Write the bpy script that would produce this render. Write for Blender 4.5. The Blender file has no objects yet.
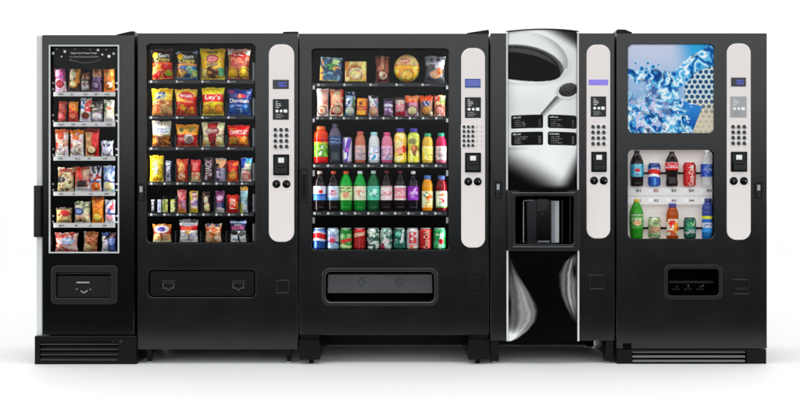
PAINT_SPEC = .47
FZ0, FZ1, FV0, FV1, FTOP = -.05, .13, .02, 1.95, .35
BACKV = 1.2
OVER = 92
TUBE = 1.5
SODA = .2
import bpy, bmesh, math, random
import numpy as np
from mathutils import geometry, Vector, Matrix

# ------------------------------------------------------------------ measures
S = 0.0055          # metres per photo pixel in the plane of the door fronts
D = 6.0             # camera distance from that plane
HC = 0.902          # camera height
def PX(px, y=0.0): return (px - 400) * S * (D + y) / D
def PZ(py, y=0.0): return HC + (200 - py) * S * (D + y) / D

scene = bpy.context.scene
COL = scene.collection

def lin(h):
    if not isinstance(h, str): return tuple(h)
    v = [int(h[i:i+2], 16) / 255 for i in (0, 2, 4)]
    return tuple(x / 12.92 if x <= .04045 else ((x + .055) / 1.055) ** 2.4 for x in v)

# ------------------------------------------------------------------ materials
def mat_new(name):
    m = bpy.data.materials.new(name); m.use_nodes = True
    nt = m.node_tree
    return m, nt, nt.nodes['Principled BSDF']

def mat(name, col, rough=.5, metal=0, spec=.5, coat=0, bump=0, bscale=400, var=0, vscale=6, alpha=1, trans=0, aniso=False):
    m, nt, b = mat_new(name)
    c = lin(col)
    b.inputs['Base Color'].default_value = (*c, 1)
    b.inputs['Roughness'].default_value = rough
    b.inputs['Metallic'].default_value = metal
    b.inputs['Specular IOR Level'].default_value = spec
    b.inputs['Coat Weight'].default_value = coat
    b.inputs['Coat Roughness'].default_value = .05
    b.inputs['Alpha'].default_value = alpha
    b.inputs['Transmission Weight'].default_value = trans
    tc = nt.nodes.new('ShaderNodeTexCoord')
    if bump:
        n = nt.nodes.new('ShaderNodeTexNoise'); n.inputs['Scale'].default_value = bscale
        n.inputs['Detail'].default_value = 3
        nt.links.new(tc.outputs['Object'], n.inputs['Vector'])
        bp = nt.nodes.new('ShaderNodeBump'); bp.inputs['Strength'].default_value = bump
        bp.inputs['Distance'].default_value = .001
        nt.links.new(n.outputs['Fac'], bp.inputs['Height'])
        nt.links.new(bp.outputs['Normal'], b.inputs['Normal'])
    if var:
        n = nt.nodes.new('ShaderNodeTexNoise'); n.inputs['Scale'].default_value = vscale
        n.inputs['Detail'].default_value = 6
        nt.links.new(tc.outputs['Object'], n.inputs['Vector'])
        mr = nt.nodes.new('ShaderNodeMapRange')
        mr.inputs['From Min'].default_value = .3; mr.inputs['From Max'].default_value = .7
        mr.inputs['To Min'].default_value = rough - var; mr.inputs['To Max'].default_value = rough + var
        nt.links.new(n.outputs['Fac'], mr.inputs['Value'])
        nt.links.new(mr.outputs['Result'], b.inputs['Roughness'])
    return m

def speckle(m, scale, c0, c1):
    """powder coat: fine light and dark grains in the base colour"""
    nt = m.node_tree; b = nt.nodes['Principled BSDF']
    tc = nt.nodes.new('ShaderNodeTexCoord')
    n = nt.nodes.new('ShaderNodeTexNoise'); n.inputs['Scale'].default_value = scale
    n.inputs['Detail'].default_value = 5
    r = nt.nodes.new('ShaderNodeValToRGB')
    r.color_ramp.elements[0].position = .35; r.color_ramp.elements[1].position = .68
    r.color_ramp.elements[0].color = (*lin(c0), 1); r.color_ramp.elements[1].color = (*lin(c1), 1)
    nt.links.new(tc.outputs['Object'], n.inputs['Vector'])
    nt.links.new(n.outputs['Fac'], r.inputs['Fac'])
    nt.links.new(r.outputs['Color'], b.inputs['Base Color'])
    return m

def vmat(name, rough, spec=.5, metal=0, coat=0, bump=0, bscale=60):
    m, nt, b = mat_new(name)
    a = nt.nodes.new('ShaderNodeAttribute'); a.attribute_name = 'print'
    nt.links.new(a.outputs['Color'], b.inputs['Base Color'])
    b.inputs['Roughness'].default_value = rough
    b.inputs['Specular IOR Level'].default_value = spec
    b.inputs['Metallic'].default_value = metal
    b.inputs['Coat Weight'].default_value = coat
    if bump:
        tc = nt.nodes.new('ShaderNodeTexCoord')
        n = nt.nodes.new('ShaderNodeTexNoise'); n.inputs['Scale'].default_value = bscale
        nt.links.new(tc.outputs['Object'], n.inputs['Vector'])
        bp = nt.nodes.new('ShaderNodeBump'); bp.inputs['Strength'].default_value = bump
        bp.inputs['Distance'].default_value = .004
        nt.links.new(n.outputs['Fac'], bp.inputs['Height'])
        nt.links.new(bp.outputs['Normal'], b.inputs['Normal'])
    return m

M = {}
M['paint'] = speckle(mat('charcoal_powder_coat', '1b1e21', .17, spec=PAINT_SPEC, bump=.04, bscale=330, var=.03, vscale=5), 170, '070708', '19191c')
M['paint_side'] = mat('cabinet_side_paint', '141517', .55, spec=.3)
M['liner'] = mat('black_liner', '020203', .7, spec=.06)
M['blackgloss'] = mat('black_gloss_panel', '010101', .3, spec=.04)
M['black'] = mat('black_plastic', '040405', .25, spec=.16, bump=.04, bscale=500)
M['blacksoft'] = mat('soft_black_plastic', '0a0a0b', .28, spec=.4)
M['grey_plastic'] = mat('dark_grey_moulding', '141416', .30, spec=.35, bump=.1, bscale=300)
M['flap'] = mat('grey_flap', '2f3033', .35, spec=.5, metal=.3, bump=.3, bscale=35, var=.12)
M['silver'] = mat('silver_panel', 'e8e0dd', .42, spec=.4, bump=.03, bscale=300)
M['edge'] = mat('satin_aluminium_edge', 'd2d2d4', .45, metal=.0, spec=.5, var=.05)
M['frame'] = mat('white_window_frame', 'c9cccd', .4, spec=.4)
M['chrome'] = mat('bright_metal', 'b9bbbd', .22, metal=1)
M['wire'] = mat('coil_wire', '1b1b1d', .3, metal=.7, spec=.5)
M['tray'] = mat('tray_steel', '232529', .4, metal=.4, spec=.4)
M['strip'] = mat('white_price_strip', 'c4c4c4', .4, spec=.4)
M['white'] = mat('white_print', 'f2f2f2', .5)
M['greyprint'] = mat('grey_print', '9a9a9a', .5)
M['key'] = mat('key_chrome', 'd0d1d4', .25, metal=.5)
M['keydark'] = mat('key_dark', '08080a', .2, spec=.6)
M['rubber'] = mat('rubber', '0b0b0b', .8, spec=.2)
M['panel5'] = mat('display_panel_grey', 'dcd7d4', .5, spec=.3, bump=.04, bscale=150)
M['steelgrey'] = mat('brushed_grey', 'a0a1a4', .35, metal=.3, bump=.05, bscale=200)
M['louvre'] = mat('grille_slat_pale', '6f6e71', .4, metal=.2)
M['louvred'] = mat('grille_slat_dark', '3a3a3c', .35, metal=.3)

def emit(name, col, st):
    m, nt, b = mat_new(name)
    b.inputs['Base Color'].default_value = (*lin(col), 1)
    b.inputs['Emission Color'].default_value = (*lin(col), 1)
    b.inputs['Emission Strength'].default_value = st
    b.inputs['Roughness'].default_value = .2
    return m
M['lcd_dark'] = mat('display_off', '0b0f22', .12, spec=.5)
M['lcd_text'] = emit('display_characters', '4a55c8', .9)
M['lcd_blue'] = emit('display_blue', '1d3f78', .5)
M['lcd_violet'] = emit('display_violet', '6a5cb4', .75)
M['lamp'] = None

def glass(name, refl=.02, tint=(1, 1, 1), rough=.02):
    m = bpy.data.materials.new(name); m.use_nodes = True
    nt = m.node_tree; nt.nodes.clear()
    o = nt.nodes.new('ShaderNodeOutputMaterial'); mx = nt.nodes.new('ShaderNodeMixShader')
    t = nt.nodes.new('ShaderNodeBsdfTransparent'); g = nt.nodes.new('ShaderNodeBsdfGlossy')
    t.inputs['Color'].default_value = (*tint, 1); g.inputs['Roughness'].default_value = rough
    mx.inputs[0].default_value = refl
    nt.links.new(t.outputs[0], mx.inputs[1]); nt.links.new(g.outputs[0], mx.inputs[2])
    nt.links.new(mx.outputs[0], o.inputs['Surface'])
    return m
M['glass'] = glass('window_glass', .006)
M['acrylic'] = glass('clear_acrylic', .035, (.86, .87, .89), .05)
M['print'] = vmat('printed_film', .26, spec=.4, bump=.5, bscale=45)
M['card'] = vmat('printed_card', .45, spec=.3)
M['drink'] = vmat('bottle_plastic', .10, spec=.5, coat=.0)
M['label'] = vmat('printed_label', .35, spec=.3)
M['can'] = vmat('printed_can', .24, spec=.5, metal=.35, coat=.0)
M['poster'] = vmat('printed_poster', .3, spec=.05)
M['clearpet'] = mat('clear_bottle', 'dfe6ea', .08, spec=.6, alpha=.45)

# ------------------------------------------------------------------ mesh tools
def rr(x0, x1, z0, z1, r, n=7):
    r = max(min(r, (x1-x0)/2 - 1e-5, (z1-z0)/2 - 1e-5), 1e-5)
    pts = []
    for cx, cz, a0 in ((x1-r, z1-r, 0), (x0+r, z1-r, 90), (x0+r, z0+r, 180), (x1-r, z0+r, 270)):
        for k in range(n + 1):
            a = math.radians(a0 + 90*k/n)
            pts.append((cx + r*math.cos(a), cz + r*math.sin(a)))
    return pts

class G:
    def __init__(s): s.v = []; s.f = []; s.m = []
    def add(s, vs, fs, m=0):
        o = len(s.v); s.v += [tuple(p) for p in vs]
        for f in fs: s.f.append([i + o for i in f]); s.m.append(m)
    def box(s, x0, x1, y0, y1, z0, z1, m=0):
        s.add([(x0,y0,z0),(x1,y0,z0),(x1,y1,z0),(x0,y1,z0),(x0,y0,z1),(x1,y0,z1),(x1,y1,z1),(x0,y1,z1)],
              [(0,1,5,4),(1,2,6,5),(2,3,7,6),(3,0,4,7),(4,5,6,7),(3,2,1,0)], m)
    def plate(s, x0, x1, z0, z1, r, y0, y1, holes=(), c=.002, m=0, hc=None, n=7, hm=None):
        """rounded plate facing -Y, y0 front, y1 back, chamfer c, with rounded holes"""
        hc = c if hc is None else hc
        lo = [rr(x0+c, x1-c, z0+c, z1-c, max(r-c, .0005), n)]
        full = [rr(x0, x1, z0, z1, max(r, .0008), n)]
        for h in holes:
            lo.append(rr(h[0]-hc, h[1]+hc, h[2]-hc, h[3]+hc, h[4]+hc, n)); full.append(rr(h[0], h[1], h[2], h[3], h[4], n))
        o = len(s.v)
        def put(loops, y): 
            st = []
            for L in loops:
                st.append(len(s.v)); s.v += [(p[0], y, p[1]) for p in L]
            return st
        a = put(lo, y0); b = [None]*len(lo)
        st_full = []
        for k, L in enumerate(full):
            st_full.append(len(s.v)); cc = c if k == 0 else hc
            s.v += [(p[0], y0 + cc*.8, p[1]) for p in L]
        bk = put(full, y1)
        N = len(lo[0])
        for tri in geometry.tessellate_polygon([[Vector((p[0], p[1], 0)) for p in L] for L in lo]):
            s.f.append([a[0] + i for i in tri]); s.m.append(m)
        for tri in geometry.tessellate_polygon([[Vector((p[0], p[1], 0)) for p in L] for L in full]):
            s.f.append([bk[0] + i for i in tri]); s.m.append(m)
        for k in range(len(lo)):
            for i in range(N):
                j = (i+1) % N
                s.f.append([a[k]+i, a[k]+j, st_full[k]+j, st_full[k]+i]); s.m.append(m)
                s.f.append([st_full[k]+i, st_full[k]+j, bk[k]+j, bk[k]+i]); s.m.append(m if (k == 0 or hm is None) else hm)
    def tube(s, pts, r, n=8, m=0, closed=False):
        pts = [Vector(p) for p in pts]; o = len(s.v); K = len(pts)
        for i, p in enumerate(pts):
            if closed: t = pts[(i+1) % K] - pts[i-1]
            else: t = pts[min(i+1, K-1)] - pts[max(i-1, 0)]
            t.normalize()
            up = Vector((0, 1, 0)) if abs(t.y) < .8 else Vector((0, 0, 1))
            a = t.cross(up).normalized(); b = t.cross(a).normalized()
            for k in range(n):
                w = 2*math.pi*k/n; q = p + a*math.cos(w)*r + b*math.sin(w)*r
                s.v.append(tuple(q))
        for i in range(K if closed else K-1):
            j = (i+1) % K
            for k in range(n):
                l = (k+1) % n
                s.f.append([o+i*n+k, o+i*n+l, o+j*n+l, o+j*n+k]); s.m.append(m)
        if not closed:
            s.f.append([o+k for k in range(n)]); s.m.append(m)
            s.f.append([o+(K-1)*n+k for k in range(n)]); s.m.append(m)
    def disc(s, cx, cz, prof, n=20, m=0):
        """lathe about the Y axis: prof = [(radius, y)...], first is front"""
        o = len(s.v); K = len(prof)
        for r, y in prof:
            for k in range(n):
                w = 2*math.pi*k/n; s.v.append((cx + r*math.cos(w), y, cz + r*math.sin(w)))
        for i in range(K-1):
            for k in range(n):
                l = (k+1) % n
                s.f.append([o+i*n+k, o+i*n+l, o+(i+1)*n+l, o+(i+1)*n+k]); s.m.append(m)
        s.f.append([o+k for k in range(n)]); s.m.append(m)
        s.f.append([o+(K-1)*n+k for k in range(n)]); s.m.append(m)
    def poly(s, pts, y0, y1, m=0):
        """extruded outline facing -Y"""
        o = len(s.v); n = len(pts)
        s.v += [(p[0], y0, p[1]) for p in pts] + [(p[0], y1, p[1]) for p in pts]
        for tri in geometry.tessellate_polygon([[Vector((p[0], p[1], 0)) for p in pts]]):
            s.f.append([o+i for i in tri]); s.m.append(m)
            s.f.append([o+n+i for i in tri]); s.m.append(m)
        for i in range(n):
            j = (i+1) % n
            s.f.append([o+i, o+j, o+n+j, o+n+i]); s.m.append(m)
    def text(s, txt, cx, cz, w, h, y, m=0, th=.0006):
        T = text_tris(txt)
        for t in T:
            v = [(cx + (p[0]-.5)*w, y, cz + (p[1]-.5)*h) for p in t]
            s.add(v, [(0, 1, 2)], m)
    def build(s, name, mats, parent=None, bevel=0, smooth=False, root=None, recalc=True):
        me = bpy.data.meshes.new(name)
        base = root if root is not None else (ROOT[0] if parent is not None else (0, 0, 0))
        me.from_pydata([(v[0]-base[0], v[1]-base[1], v[2]-base[2]) for v in s.v], [], s.f)
        if not isinstance(mats, (list, tuple)): mats = [mats]
        for q in mats: me.materials.append(M[q] if isinstance(q, str) else q)
        me.polygons.foreach_set('material_index', s.m)
        if recalc:
            bm = bmesh.new(); bm.from_mesh(me)
            bmesh.ops.recalc_face_normals(bm, faces=bm.faces); bm.to_mesh(me); bm.free()
        ob = bpy.data.objects.new(name, me); COL.objects.link(ob)
        if parent is not None: ob.parent = parent
        else: ob.location = base
        if smooth:
            me.polygons.foreach_set('use_smooth', [True]*len(me.polygons))
            me.set_sharp_from_angle(angle=math.radians(38))
        if bevel:
            b = ob.modifiers.new('edge', 'BEVEL'); b.width = bevel; b.segments = 2
            b.limit_method = 'ANGLE'; b.angle_limit = math.radians(40)
        return ob

ROOT = [(0, 0, 0)]
def thing(name, label, cat, loc, group=None):
    o = bpy.data.objects.new(name, None); COL.objects.link(o)
    o.empty_display_size = .1
    o.location = loc; ROOT[0] = tuple(loc)
    tag(o, label, cat, group); return o
def tag(o, label, cat, group=None):
    o['label'] = label; o['category'] = cat
    if group: o['group'] = group

# ------------------------------------------------------------------ lettering
_tc = {}
def text_tris(s):
    """triangles of the words, scaled to the unit square"""
    if s in _tc: return _tc[s]
    cu = bpy.data.curves.new('lettering', 'FONT'); cu.body = s; cu.offset = .012
    cu.resolution_u = 3
    ob = bpy.data.objects.new('lettering', cu)
    me = ob.to_mesh()
    me.calc_loop_triangles()
    vs = np.array([v.co[:2] for v in me.vertices])
    tr = np.array([[vs[i] for i in t.vertices] for t in me.loop_triangles])
    mn = vs.min(0); mx = vs.max(0)
    tr = (tr - mn) / (mx - mn)
    ob.to_mesh_clear(); bpy.data.objects.remove(ob); bpy.data.curves.remove(cu)
    _tc[s] = tr
    return tr

def vnoise(x, y, seed=0):
    xi = np.floor(x).astype(np.int64); yi = np.floor(y).astype(np.int64)
    fx = x - xi; fy = y - yi; fx = fx*fx*(3-2*fx); fy = fy*fy*(3-2*fy)
    def h(a, b):
        n = (a*374761393 + b*668265263 + seed*974634777) & 0xffffffff
        n = ((n ^ (n >> 13)) * 1274126177) & 0xffffffff
        return ((n ^ (n >> 16)) & 0xffff) / 65535.
    return (h(xi, yi)*(1-fx) + h(xi+1, yi)*fx)*(1-fy) + (h(xi, yi+1)*(1-fx) + h(xi+1, yi+1)*fx)*fy
def fbm(x, y, seed=0, o=4):
    t = 0; a = .5; 
    for k in range(o): t = t + a*vnoise(x*2**k, y*2**k, seed+k*7); a *= .5
    return t / (1 - .5**o)

def inpoly(U, V, pts):
    ins = np.zeros(U.shape, bool); n = len(pts)
    for i in range(n):
        x0, y0 = pts[i]; x1, y1 = pts[i-1]
        c = ((y0 > V) != (y1 > V)) & (U < (x1-x0)*(V-y0)/((y1-y0) if y1 != y0 else 1e-9) + x0)
        ins ^= c
    return ins

def paint(U, V, ops, asp=1., seed=1):
    """printed artwork in the unit square; asp = width/height"""
    C = np.zeros(U.shape + (3,)); 
    for op in ops:
        k = op[0]
        if k == 'bg': C[:] = lin(op[1])
        elif k == 'gr':
            t = V[..., None]; C[:] = np.array(lin(op[1]))*(1-t) + np.array(lin(op[2]))*t
        elif k == 'r':
            C[(U >= op[1]) & (V >= op[2]) & (U <= op[3]) & (V <= op[4])] = lin(op[5])
        elif k == 'e':
            C[((U-op[1])/op[3])**2 + ((V-op[2])/op[4])**2 <= 1] = lin(op[5])
        elif k == 'o':      # ring
            d = np.sqrt(((U-op[1])/op[3])**2 + ((V-op[2])/op[4])**2)
            C[(d <= 1) & (d > op[6])] = lin(op[5])
        elif k == 'p': C[inpoly(U, V, op[1])] = lin(op[2])
        elif k == 'w':      # wave-edged band: v0, v1, amp, freq, col
            e = op[3]*np.sin(U*op[4]*6.283)
            C[(V >= op[1] + e) & (V <= op[2] + e)] = lin(op[5])
        elif k == 'n':      # blotches: freq, threshold, colour, box
            b = op[4] if len(op) > 4 else (0, 0, 1, 1)
            q = (vnoise(U*op[1]*asp + 3, V*op[1] + 9, seed) > op[2]) & (U >= b[0]) & (V >= b[1]) & (U <= b[2]) & (V <= b[3])
            C[q] = lin(op[3])
        elif k == 'f':      # food heap: box, count, size, colours
            rg = random.Random(seed*31 + op[5])
            for _ in range(op[5]):
                cu = rg.uniform(op[1], op[3]); cv = rg.uniform(op[2], op[4]); r = op[6]*rg.uniform(.7, 1.2)
                C[((U-cu)*asp/r)**2 + ((V-cv)/(r*rg.uniform(.7, 1)))**2 <= 1] = lin(rg.choice(op[7]))
        elif k == 't':      # words, cu, cv, w, h, colour, rotated, italic
            T = text_tris(op[1]); cu, cv, w, h = op[2:6]; rot = len(op) > 7 and op[7]
            if rot: X = (V - cv)/w + .5; Y = -(U - cu)/h + .5
            else: X = (U - cu)/w + .5; Y = (V - cv)/h + .5
            if len(op) > 8: X = X - (Y-.5)*op[8]
            sel = (X > -.02) & (X < 1.02) & (Y > -.02) & (Y < 1.02)
            x = X[sel]; y = Y[sel]; hit = np.zeros(x.shape, bool)
            for a, b, c in T:
                d1 = (b[0]-a[0])*(y-a[1]) - (b[1]-a[1])*(x-a[0])
                d2 = (c[0]-b[0])*(y-b[1]) - (c[1]-b[1])*(x-b[0])
                d3 = (a[0]-c[0])*(y-c[1]) - (a[1]-c[1])*(x-c[0])
                hit |= ((d1 >= 0) & (d2 >= 0) & (d3 >= 0)) | ((d1 <= 0) & (d2 <= 0) & (d3 <= 0))
            idx = np.argwhere(sel)[hit]
            if len(idx): C[tuple(idx.T)] = lin(op[6])
        elif k == 'fn': C = op[1](U, V, C)
    return C

def rich(C):
    l = C.mean(-1, keepdims=True)
    return np.clip((l + (C-l)*1.16), .003, .95)**1.08
def fine_print(C, X, Y, seed, k=1.):
    """small print, photo grain and tiny marks of packaging artwork; X, Y in metres"""
    n = fbm(X/.011, Y/.009, seed+3, 3)[..., None]; m = vnoise(X/.0042, Y/.0032, seed+8)[..., None]
    hue = np.stack([fbm(X/.016, Y/.016, seed+q*13, 2) for q in range(3)], -1) - .5
    C = C*(1 + k*.8*(n-.5)) * (1 + k*.55*hue)
    lum = C.mean(-1, keepdims=True)
    C = np.where(m > .90, C*.45 + .22*(lum < .25) + .0, C)
    C = np.where(m < .07, C*.7 + .2, C)
    return np.clip(C, .003, .95)

def cmesh(name, verts, faces, cols, m, parent=None, loc=(0, 0, 0), smooth=True):
    me = bpy.data.meshes.new(name)
    me.from_pydata(verts, [], faces)
    at = me.color_attributes.new('print', 'FLOAT_COLOR', 'POINT')
    c4 = np.ones((len(verts), 4), np.float32); c4[:, :3] = cols
    at.data.foreach_set('color', c4.ravel())
    me.materials.append(M[m])
    if smooth:
        me.polygons.foreach_set('use_smooth', [True]*len(me.polygons))
    ob = bpy.data.objects.new(name, me); COL.objects.link(ob)
    ob.location = loc
    if parent is not None: ob.parent = parent
    return ob

def gridfaces(nu, nv, o=0):
    return [(o+j*nu+i, o+j*nu+i+1, o+(j+1)*nu+i+1, o+(j+1)*nu+i) for j in range(nv-1) for i in range(nu-1)]

def pack(name, cat, label, group, x0, x1, yt, yb, y, ops, t=.03, kind='bag', tilt=0, seed=1, m='print', asp=None, wr=1., base=.3, grain=1.):
    """a filled pack: bag (pillow with crimped ends), bar, carton, round"""
    w = PX(x1, y) - PX(x0, y); h = PZ(yt, y) - PZ(yb, y); cx = PX((x0+x1)/2, y); z0 = PZ(yb, y)
    nu = max(14, int(w/.0021)); nv = max(20, int(h/.0021))
    U, V = np.meshgrid(np.linspace(0, 1, nu), np.linspace(0, 1, nv))
    rg = np.random.RandomState(seed)
    sv = .055 if kind == 'bag' else (.05 if kind == 'bar' else .0)
    a = np.abs(2*U-1)
    if kind in ('bag', 'bar'):
        vv = np.clip((V - sv)/(1 - 2*sv), 0, 1)
        fv = np.sin(np.pi*vv)**.55
        fu = (1 - a**2.6)**.75
        pin = .085 if kind == 'bag' else .06
        wf = 1 - pin*np.sin(np.pi*np.clip(V*1.02, 0, 1))**1.3 + .012*(fbm(V*5, V*0+seed, seed)-.5)
        if kind == 'bag': wf = wf - .05*(1-V)
        dep = t*(base*fu*fv*0 + fu*fv)
        k1, k2, p1, p2 = rg.uniform(4, 7), rg.uniform(8, 13), rg.uniform(0, 6), rg.uniform(0, 6)
        near = np.exp(-vv/.13) + np.exp(-(1-vv)/.13)
        inside = ((V > sv) & (V < 1-sv))
        wrk = (.5*np.sin(U*k1*6.28+p1+V*3) + .5*np.sin(U*k2*6.28+p2-V*4))*near*.0028*wr*(w/.12)**.5*inside*1.5
        wrk = wrk + (fbm(U*5+seed, V*6, seed)-.5)*.016*fu*fv*wr*min(1, w/.1)
        dep = dep + wrk + .0015*((np.sin(V*h/.0016*3.14))*(1-inside))*0
        dep[0, :] = .0; dep[-1, :] = 0
    elif kind == 'carton':
        wf = np.ones_like(U); dep = t*(1 - a**30)**.5*(1-np.abs(2*V-1)**40)**.5
    else:
        wf = np.sqrt(np.clip(1-(2*V-1)**2, .002, 1)); dep = t*(1-a**5)**.6*(1-np.abs(2*V-1)**5)**.6
    X = (U-.5)*w*wf; Z = V*h + (.0025*np.sin(U*9+seed) + .002*np.sin(U*23+seed*2))*(V > .95)*(kind in ('bag', 'bar'))
    ue = .5 + (U-.5)*wf
    cols = fine_print(rich(paint(ue, V, ops, w/h, seed)), ue*w, V*h, seed, grain)
    verts = np.stack([X, -dep, Z], -1).reshape(-1, 3)
    faces = gridfaces(nu, nv)
    # closed back
    ring = [i for i in range(nu)] + [j*nu+nu-1 for j in range(1, nv)] + [(nv-1)*nu+i for i in range(nu-2, -1, -1)] + [j*nu for j in range(nv-2, 0, -1)]
    extra = []; n0 = len(verts)
    bk = (.0025, t*.9)
    for dy, sc in ((bk[0], 1.), (bk[1], .8)):
        for i in ring:
            p = verts[i]; extra.append((p[0]*sc, dy, h/2 + (p[2]-h/2)*(sc if sc < 1 else 1)))
    L = len(ring)
    for i in range(L):
        j = (i+1) % L
        faces.append((ring[j], ring[i], n0+i, n0+j)); faces.append((n0+j, n0+i, n0+L+i, n0+L+j))
    faces.append(tuple(n0+L+i for i in range(L-1, -1, -1)))
    cc = cols.reshape(-1, 3)
    edge = cc[ring]
    allc = np.vstack([cc, edge, edge])
    av = np.vstack([verts, np.array(extra)])
    ca, sa = math.cos(math.radians(tilt)), math.sin(math.radians(tilt))
    x = av[:, 0]*ca + av[:, 2]*sa; z = -av[:, 0]*sa + av[:, 2]*ca
    av = np.stack([x, av[:, 1], z - z.min()], -1)
    ob = cmesh(name, av.tolist(), faces, allc, m, None, (cx, y, z0))
    tag(ob, label, cat, group)
    return ob

# ------------------------------------------------------------------ bottles and cans
PROF = {
 'cola': dict(body=[(0,0),(.74,0),(.88,.012),(.94,.05),(.93,.11),(.96,.2),(.99,.27),(1,.30),(1,.60),(.99,.64),(.93,.70),(.80,.77),(.62,.84),(.44,.90),(.36,.925),(.36,.94)], cap=(.40,.925,1.0), lab=(.27,.62)),
 'contour': dict(body=[(0,0),(.74,0),(.86,.015),(.92,.06),(.90,.14),(.84,.22),(.83,.3),(.9,.38),(.98,.46),(1,.52),(1,.66),(.96,.72),(.84,.79),(.64,.86),(.44,.915),(.36,.93),(.36,.94)], cap=(.40,.93,1.0), lab=(.47,.69)),
 'sport': dict(body=[(0,0),(.86,0),(.96,.02),(1,.06),(1,.16),(.97,.18),(.97,.56),(1,.58),(1,.66),(.96,.70),(.99,.73),(.95,.80),(.80,.86),(.60,.895),(.58,.91)], cap=(.62,.90,1.0), lab=(.17,.57)),
 'juice': dict(body=[(0,0),(.84,0),(.95,.02),(1,.06),(1,.55),(.97,.6),(.99,.66),(.93,.76),(.76,.84),(.58,.885),(.56,.90)], cap=(.62,.89,1.0), lab=(.10,.56)),
 'sleeve': dict(body=[(0,0),(.84,0),(.95,.02),(1,.08),(.98,.2),(.9,.36),(.92,.46),(1,.6),(1,.70),(.92,.80),(.74,.86),(.62,.885),(.60,.9)], cap=(.66,.875,1.0), lab=(.03,.84)),
}
def resample(prof, zs):
    r = np.interp(zs, [p[1] for p in prof[1:]], [p[0] for p in prof[1:]]); return r

def lathe_mesh(name, R, zz, rr_, cols, m, parent, n=40, capb=True, capt=True, squash=1.):
    verts = []; faces = []; K = len(zz)
    th = np.linspace(0, 2*math.pi, n, endpoint=False)
    for k in range(K):
        for a in th: verts.append((R*rr_[k]*math.sin(a), -R*rr_[k]*math.cos(a)*squash, zz[k]))
    for k in range(K-1):
        for i in range(n):
            j = (i+1) % n; faces.append((k*n+i, k*n+j, (k+1)*n+j, (k+1)*n+i))
    if capb: faces.append(tuple(range(n-1, -1, -1)))
    if capt: faces.append(tuple((K-1)*n+i for i in range(n)))
    return cmesh(name, verts, faces, cols, m, parent)

def label_cols(zz, z0, z1, n, ops, asp, seed):
    th = np.linspace(0, 2*math.pi, n, endpoint=False)
    th = (th + math.pi) % (2*math.pi) - math.pi          # 0 = front
    A, Z = np.meshgrid(th, zz)
    U = .5 + .5*np.sin(np.clip(A, -1.57, 1.57)); U = np.where(np.abs(A) > 1.57, .5+.5*np.sign(A)*(2-np.abs(A)/1.5708*1.)*1., U)
    V = (Z - z0)/(z1 - z0)
    return fine_print(rich(paint(np.clip(U, 0, 1), np.clip(V, 0, 1), ops, asp, seed)), A*.035, Z*.2, seed, .6).reshape(-1, 3)

def bottle(cat, label, group, pxc, pw, yt, yb, y, kind, liquid, capc, ops, seed=1, name='drink_bottle', top=None, level=None, clear=False, n=56):
    P = PROF[kind]; R = pw*S*(D+y)/D/2; h = PZ(yt, y) - PZ(yb, y); z0 = PZ(yb, y)
    t = thing(name, label, cat, (PX(pxc, y), y, z0), group)
    zb = P['body'][-1][1]
    # true profile incl. flat base
    pr = P['body']
    zs = [0., .001]; rs = [pr[1][0]*.55, pr[1][0]]
    g = np.linspace(.006, zb, 44); rs += list(resample(pr, g)); zs += list(g)
    zs = np.array(zs); rs = np.array(rs)
    lc = np.array([lin(liquid)]*len(zs))
    if top: lc[zs > (level or .8)] = lin(top)
    rgd = np.random.RandomState(seed)
    nn = 36
    lc = rich(lc); cols = np.repeat(lc[:, None, :], nn, 1).reshape(-1, 3)
    # moulded ribs in the lower body
    rib = 1 + .012*np.sin(zs*90)*(zs < P['lab'][0])
    b = lathe_mesh('bottle_body', R, zs*h, rs*rib, cols, 'clearpet' if clear else 'drink', t, nn)
    l0, l1 = P['lab']
    if ops:
        zz = np.linspace(l0, l1, max(14, int((l1-l0)*h/.0022)))
        rl = resample(pr, zz)*1.0 + .0007/R
        zz2 = zz
        c = label_cols(zz, l0, l1, n, ops, 2*R/((l1-l0)*h), seed)
        lathe_mesh('bottle_label', R, zz2*h, rl, c, 'label', t, n, False, False)
    cr, c0, c1 = P['cap']
    zz = np.array([c0, c0+.004, c1-.012, c1-.003, c1]); rl = np.array([cr*.97, cr, cr, cr*.95, cr*.80])
    c = np.repeat(np.array([lin(capc)])[None], 5, 0).repeat(24, 1).reshape(-1, 3)
    lathe_mesh('bottle_cap', R, zz*h, rl, c, 'label', t, 24)
    return t

def can(cat, label, group, pxc, pw, yt, yb, y, ops, seed=1, lidc='b8babc', name='drink_can', n=64):
    R = pw*S*(D+y)/D/2; h = PZ(yt, y) - PZ(yb, y); z0 = PZ(yb, y)
    t = thing(name, label, cat, (PX(pxc, y), y, z0), group)
    zs = np.concatenate([[0, .01, .03, .055, .075], np.linspace(.09, .88, 42), [.90, .93, .955, .965]])
    rs = np.interp(zs, [0, .01, .03, .075, .88, .965], [.70, .76, .86, 1, 1, .82])
    c = label_cols(zs, 0, 1, n, ops, 2*R/h, seed)
    lathe_mesh('can_body', R, zs*h, rs, c, 'can', t, n)
    g = G()
    zl = [.964, .985, 1.0, .998, .975]; rl = [.82, .86, .85, .79, .77]
    nn = 28; K = 5
    cc = np.repeat(np.array([lin(lidc)])[None], K, 0).repeat(nn, 1).reshape(-1, 3)
    lathe_mesh('can_lid', R, np.array(zl)*h, np.array(rl), cc, 'can', t, nn, True, True)
    return t
M['paint1'] = mat('smooth_charcoal_paint', '050607', .12, spec=PAINT_SPEC, bump=.02, bscale=200)
M['paintflap'] = mat('flap_powder_coat', '0b0b0d', .2, spec=.42, bump=.04, bscale=330)
M['greydim'] = mat('dim_grey_mark', '4c4d50', .4)
M['railgrey'] = mat('rail_grey', '55585c', .35, metal=.5)
M['strip5'] = mat('selection_strip_grey', 'd6d2d2', .45)
M['redink'] = mat('red_ink', 'b02020', .5)
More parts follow.
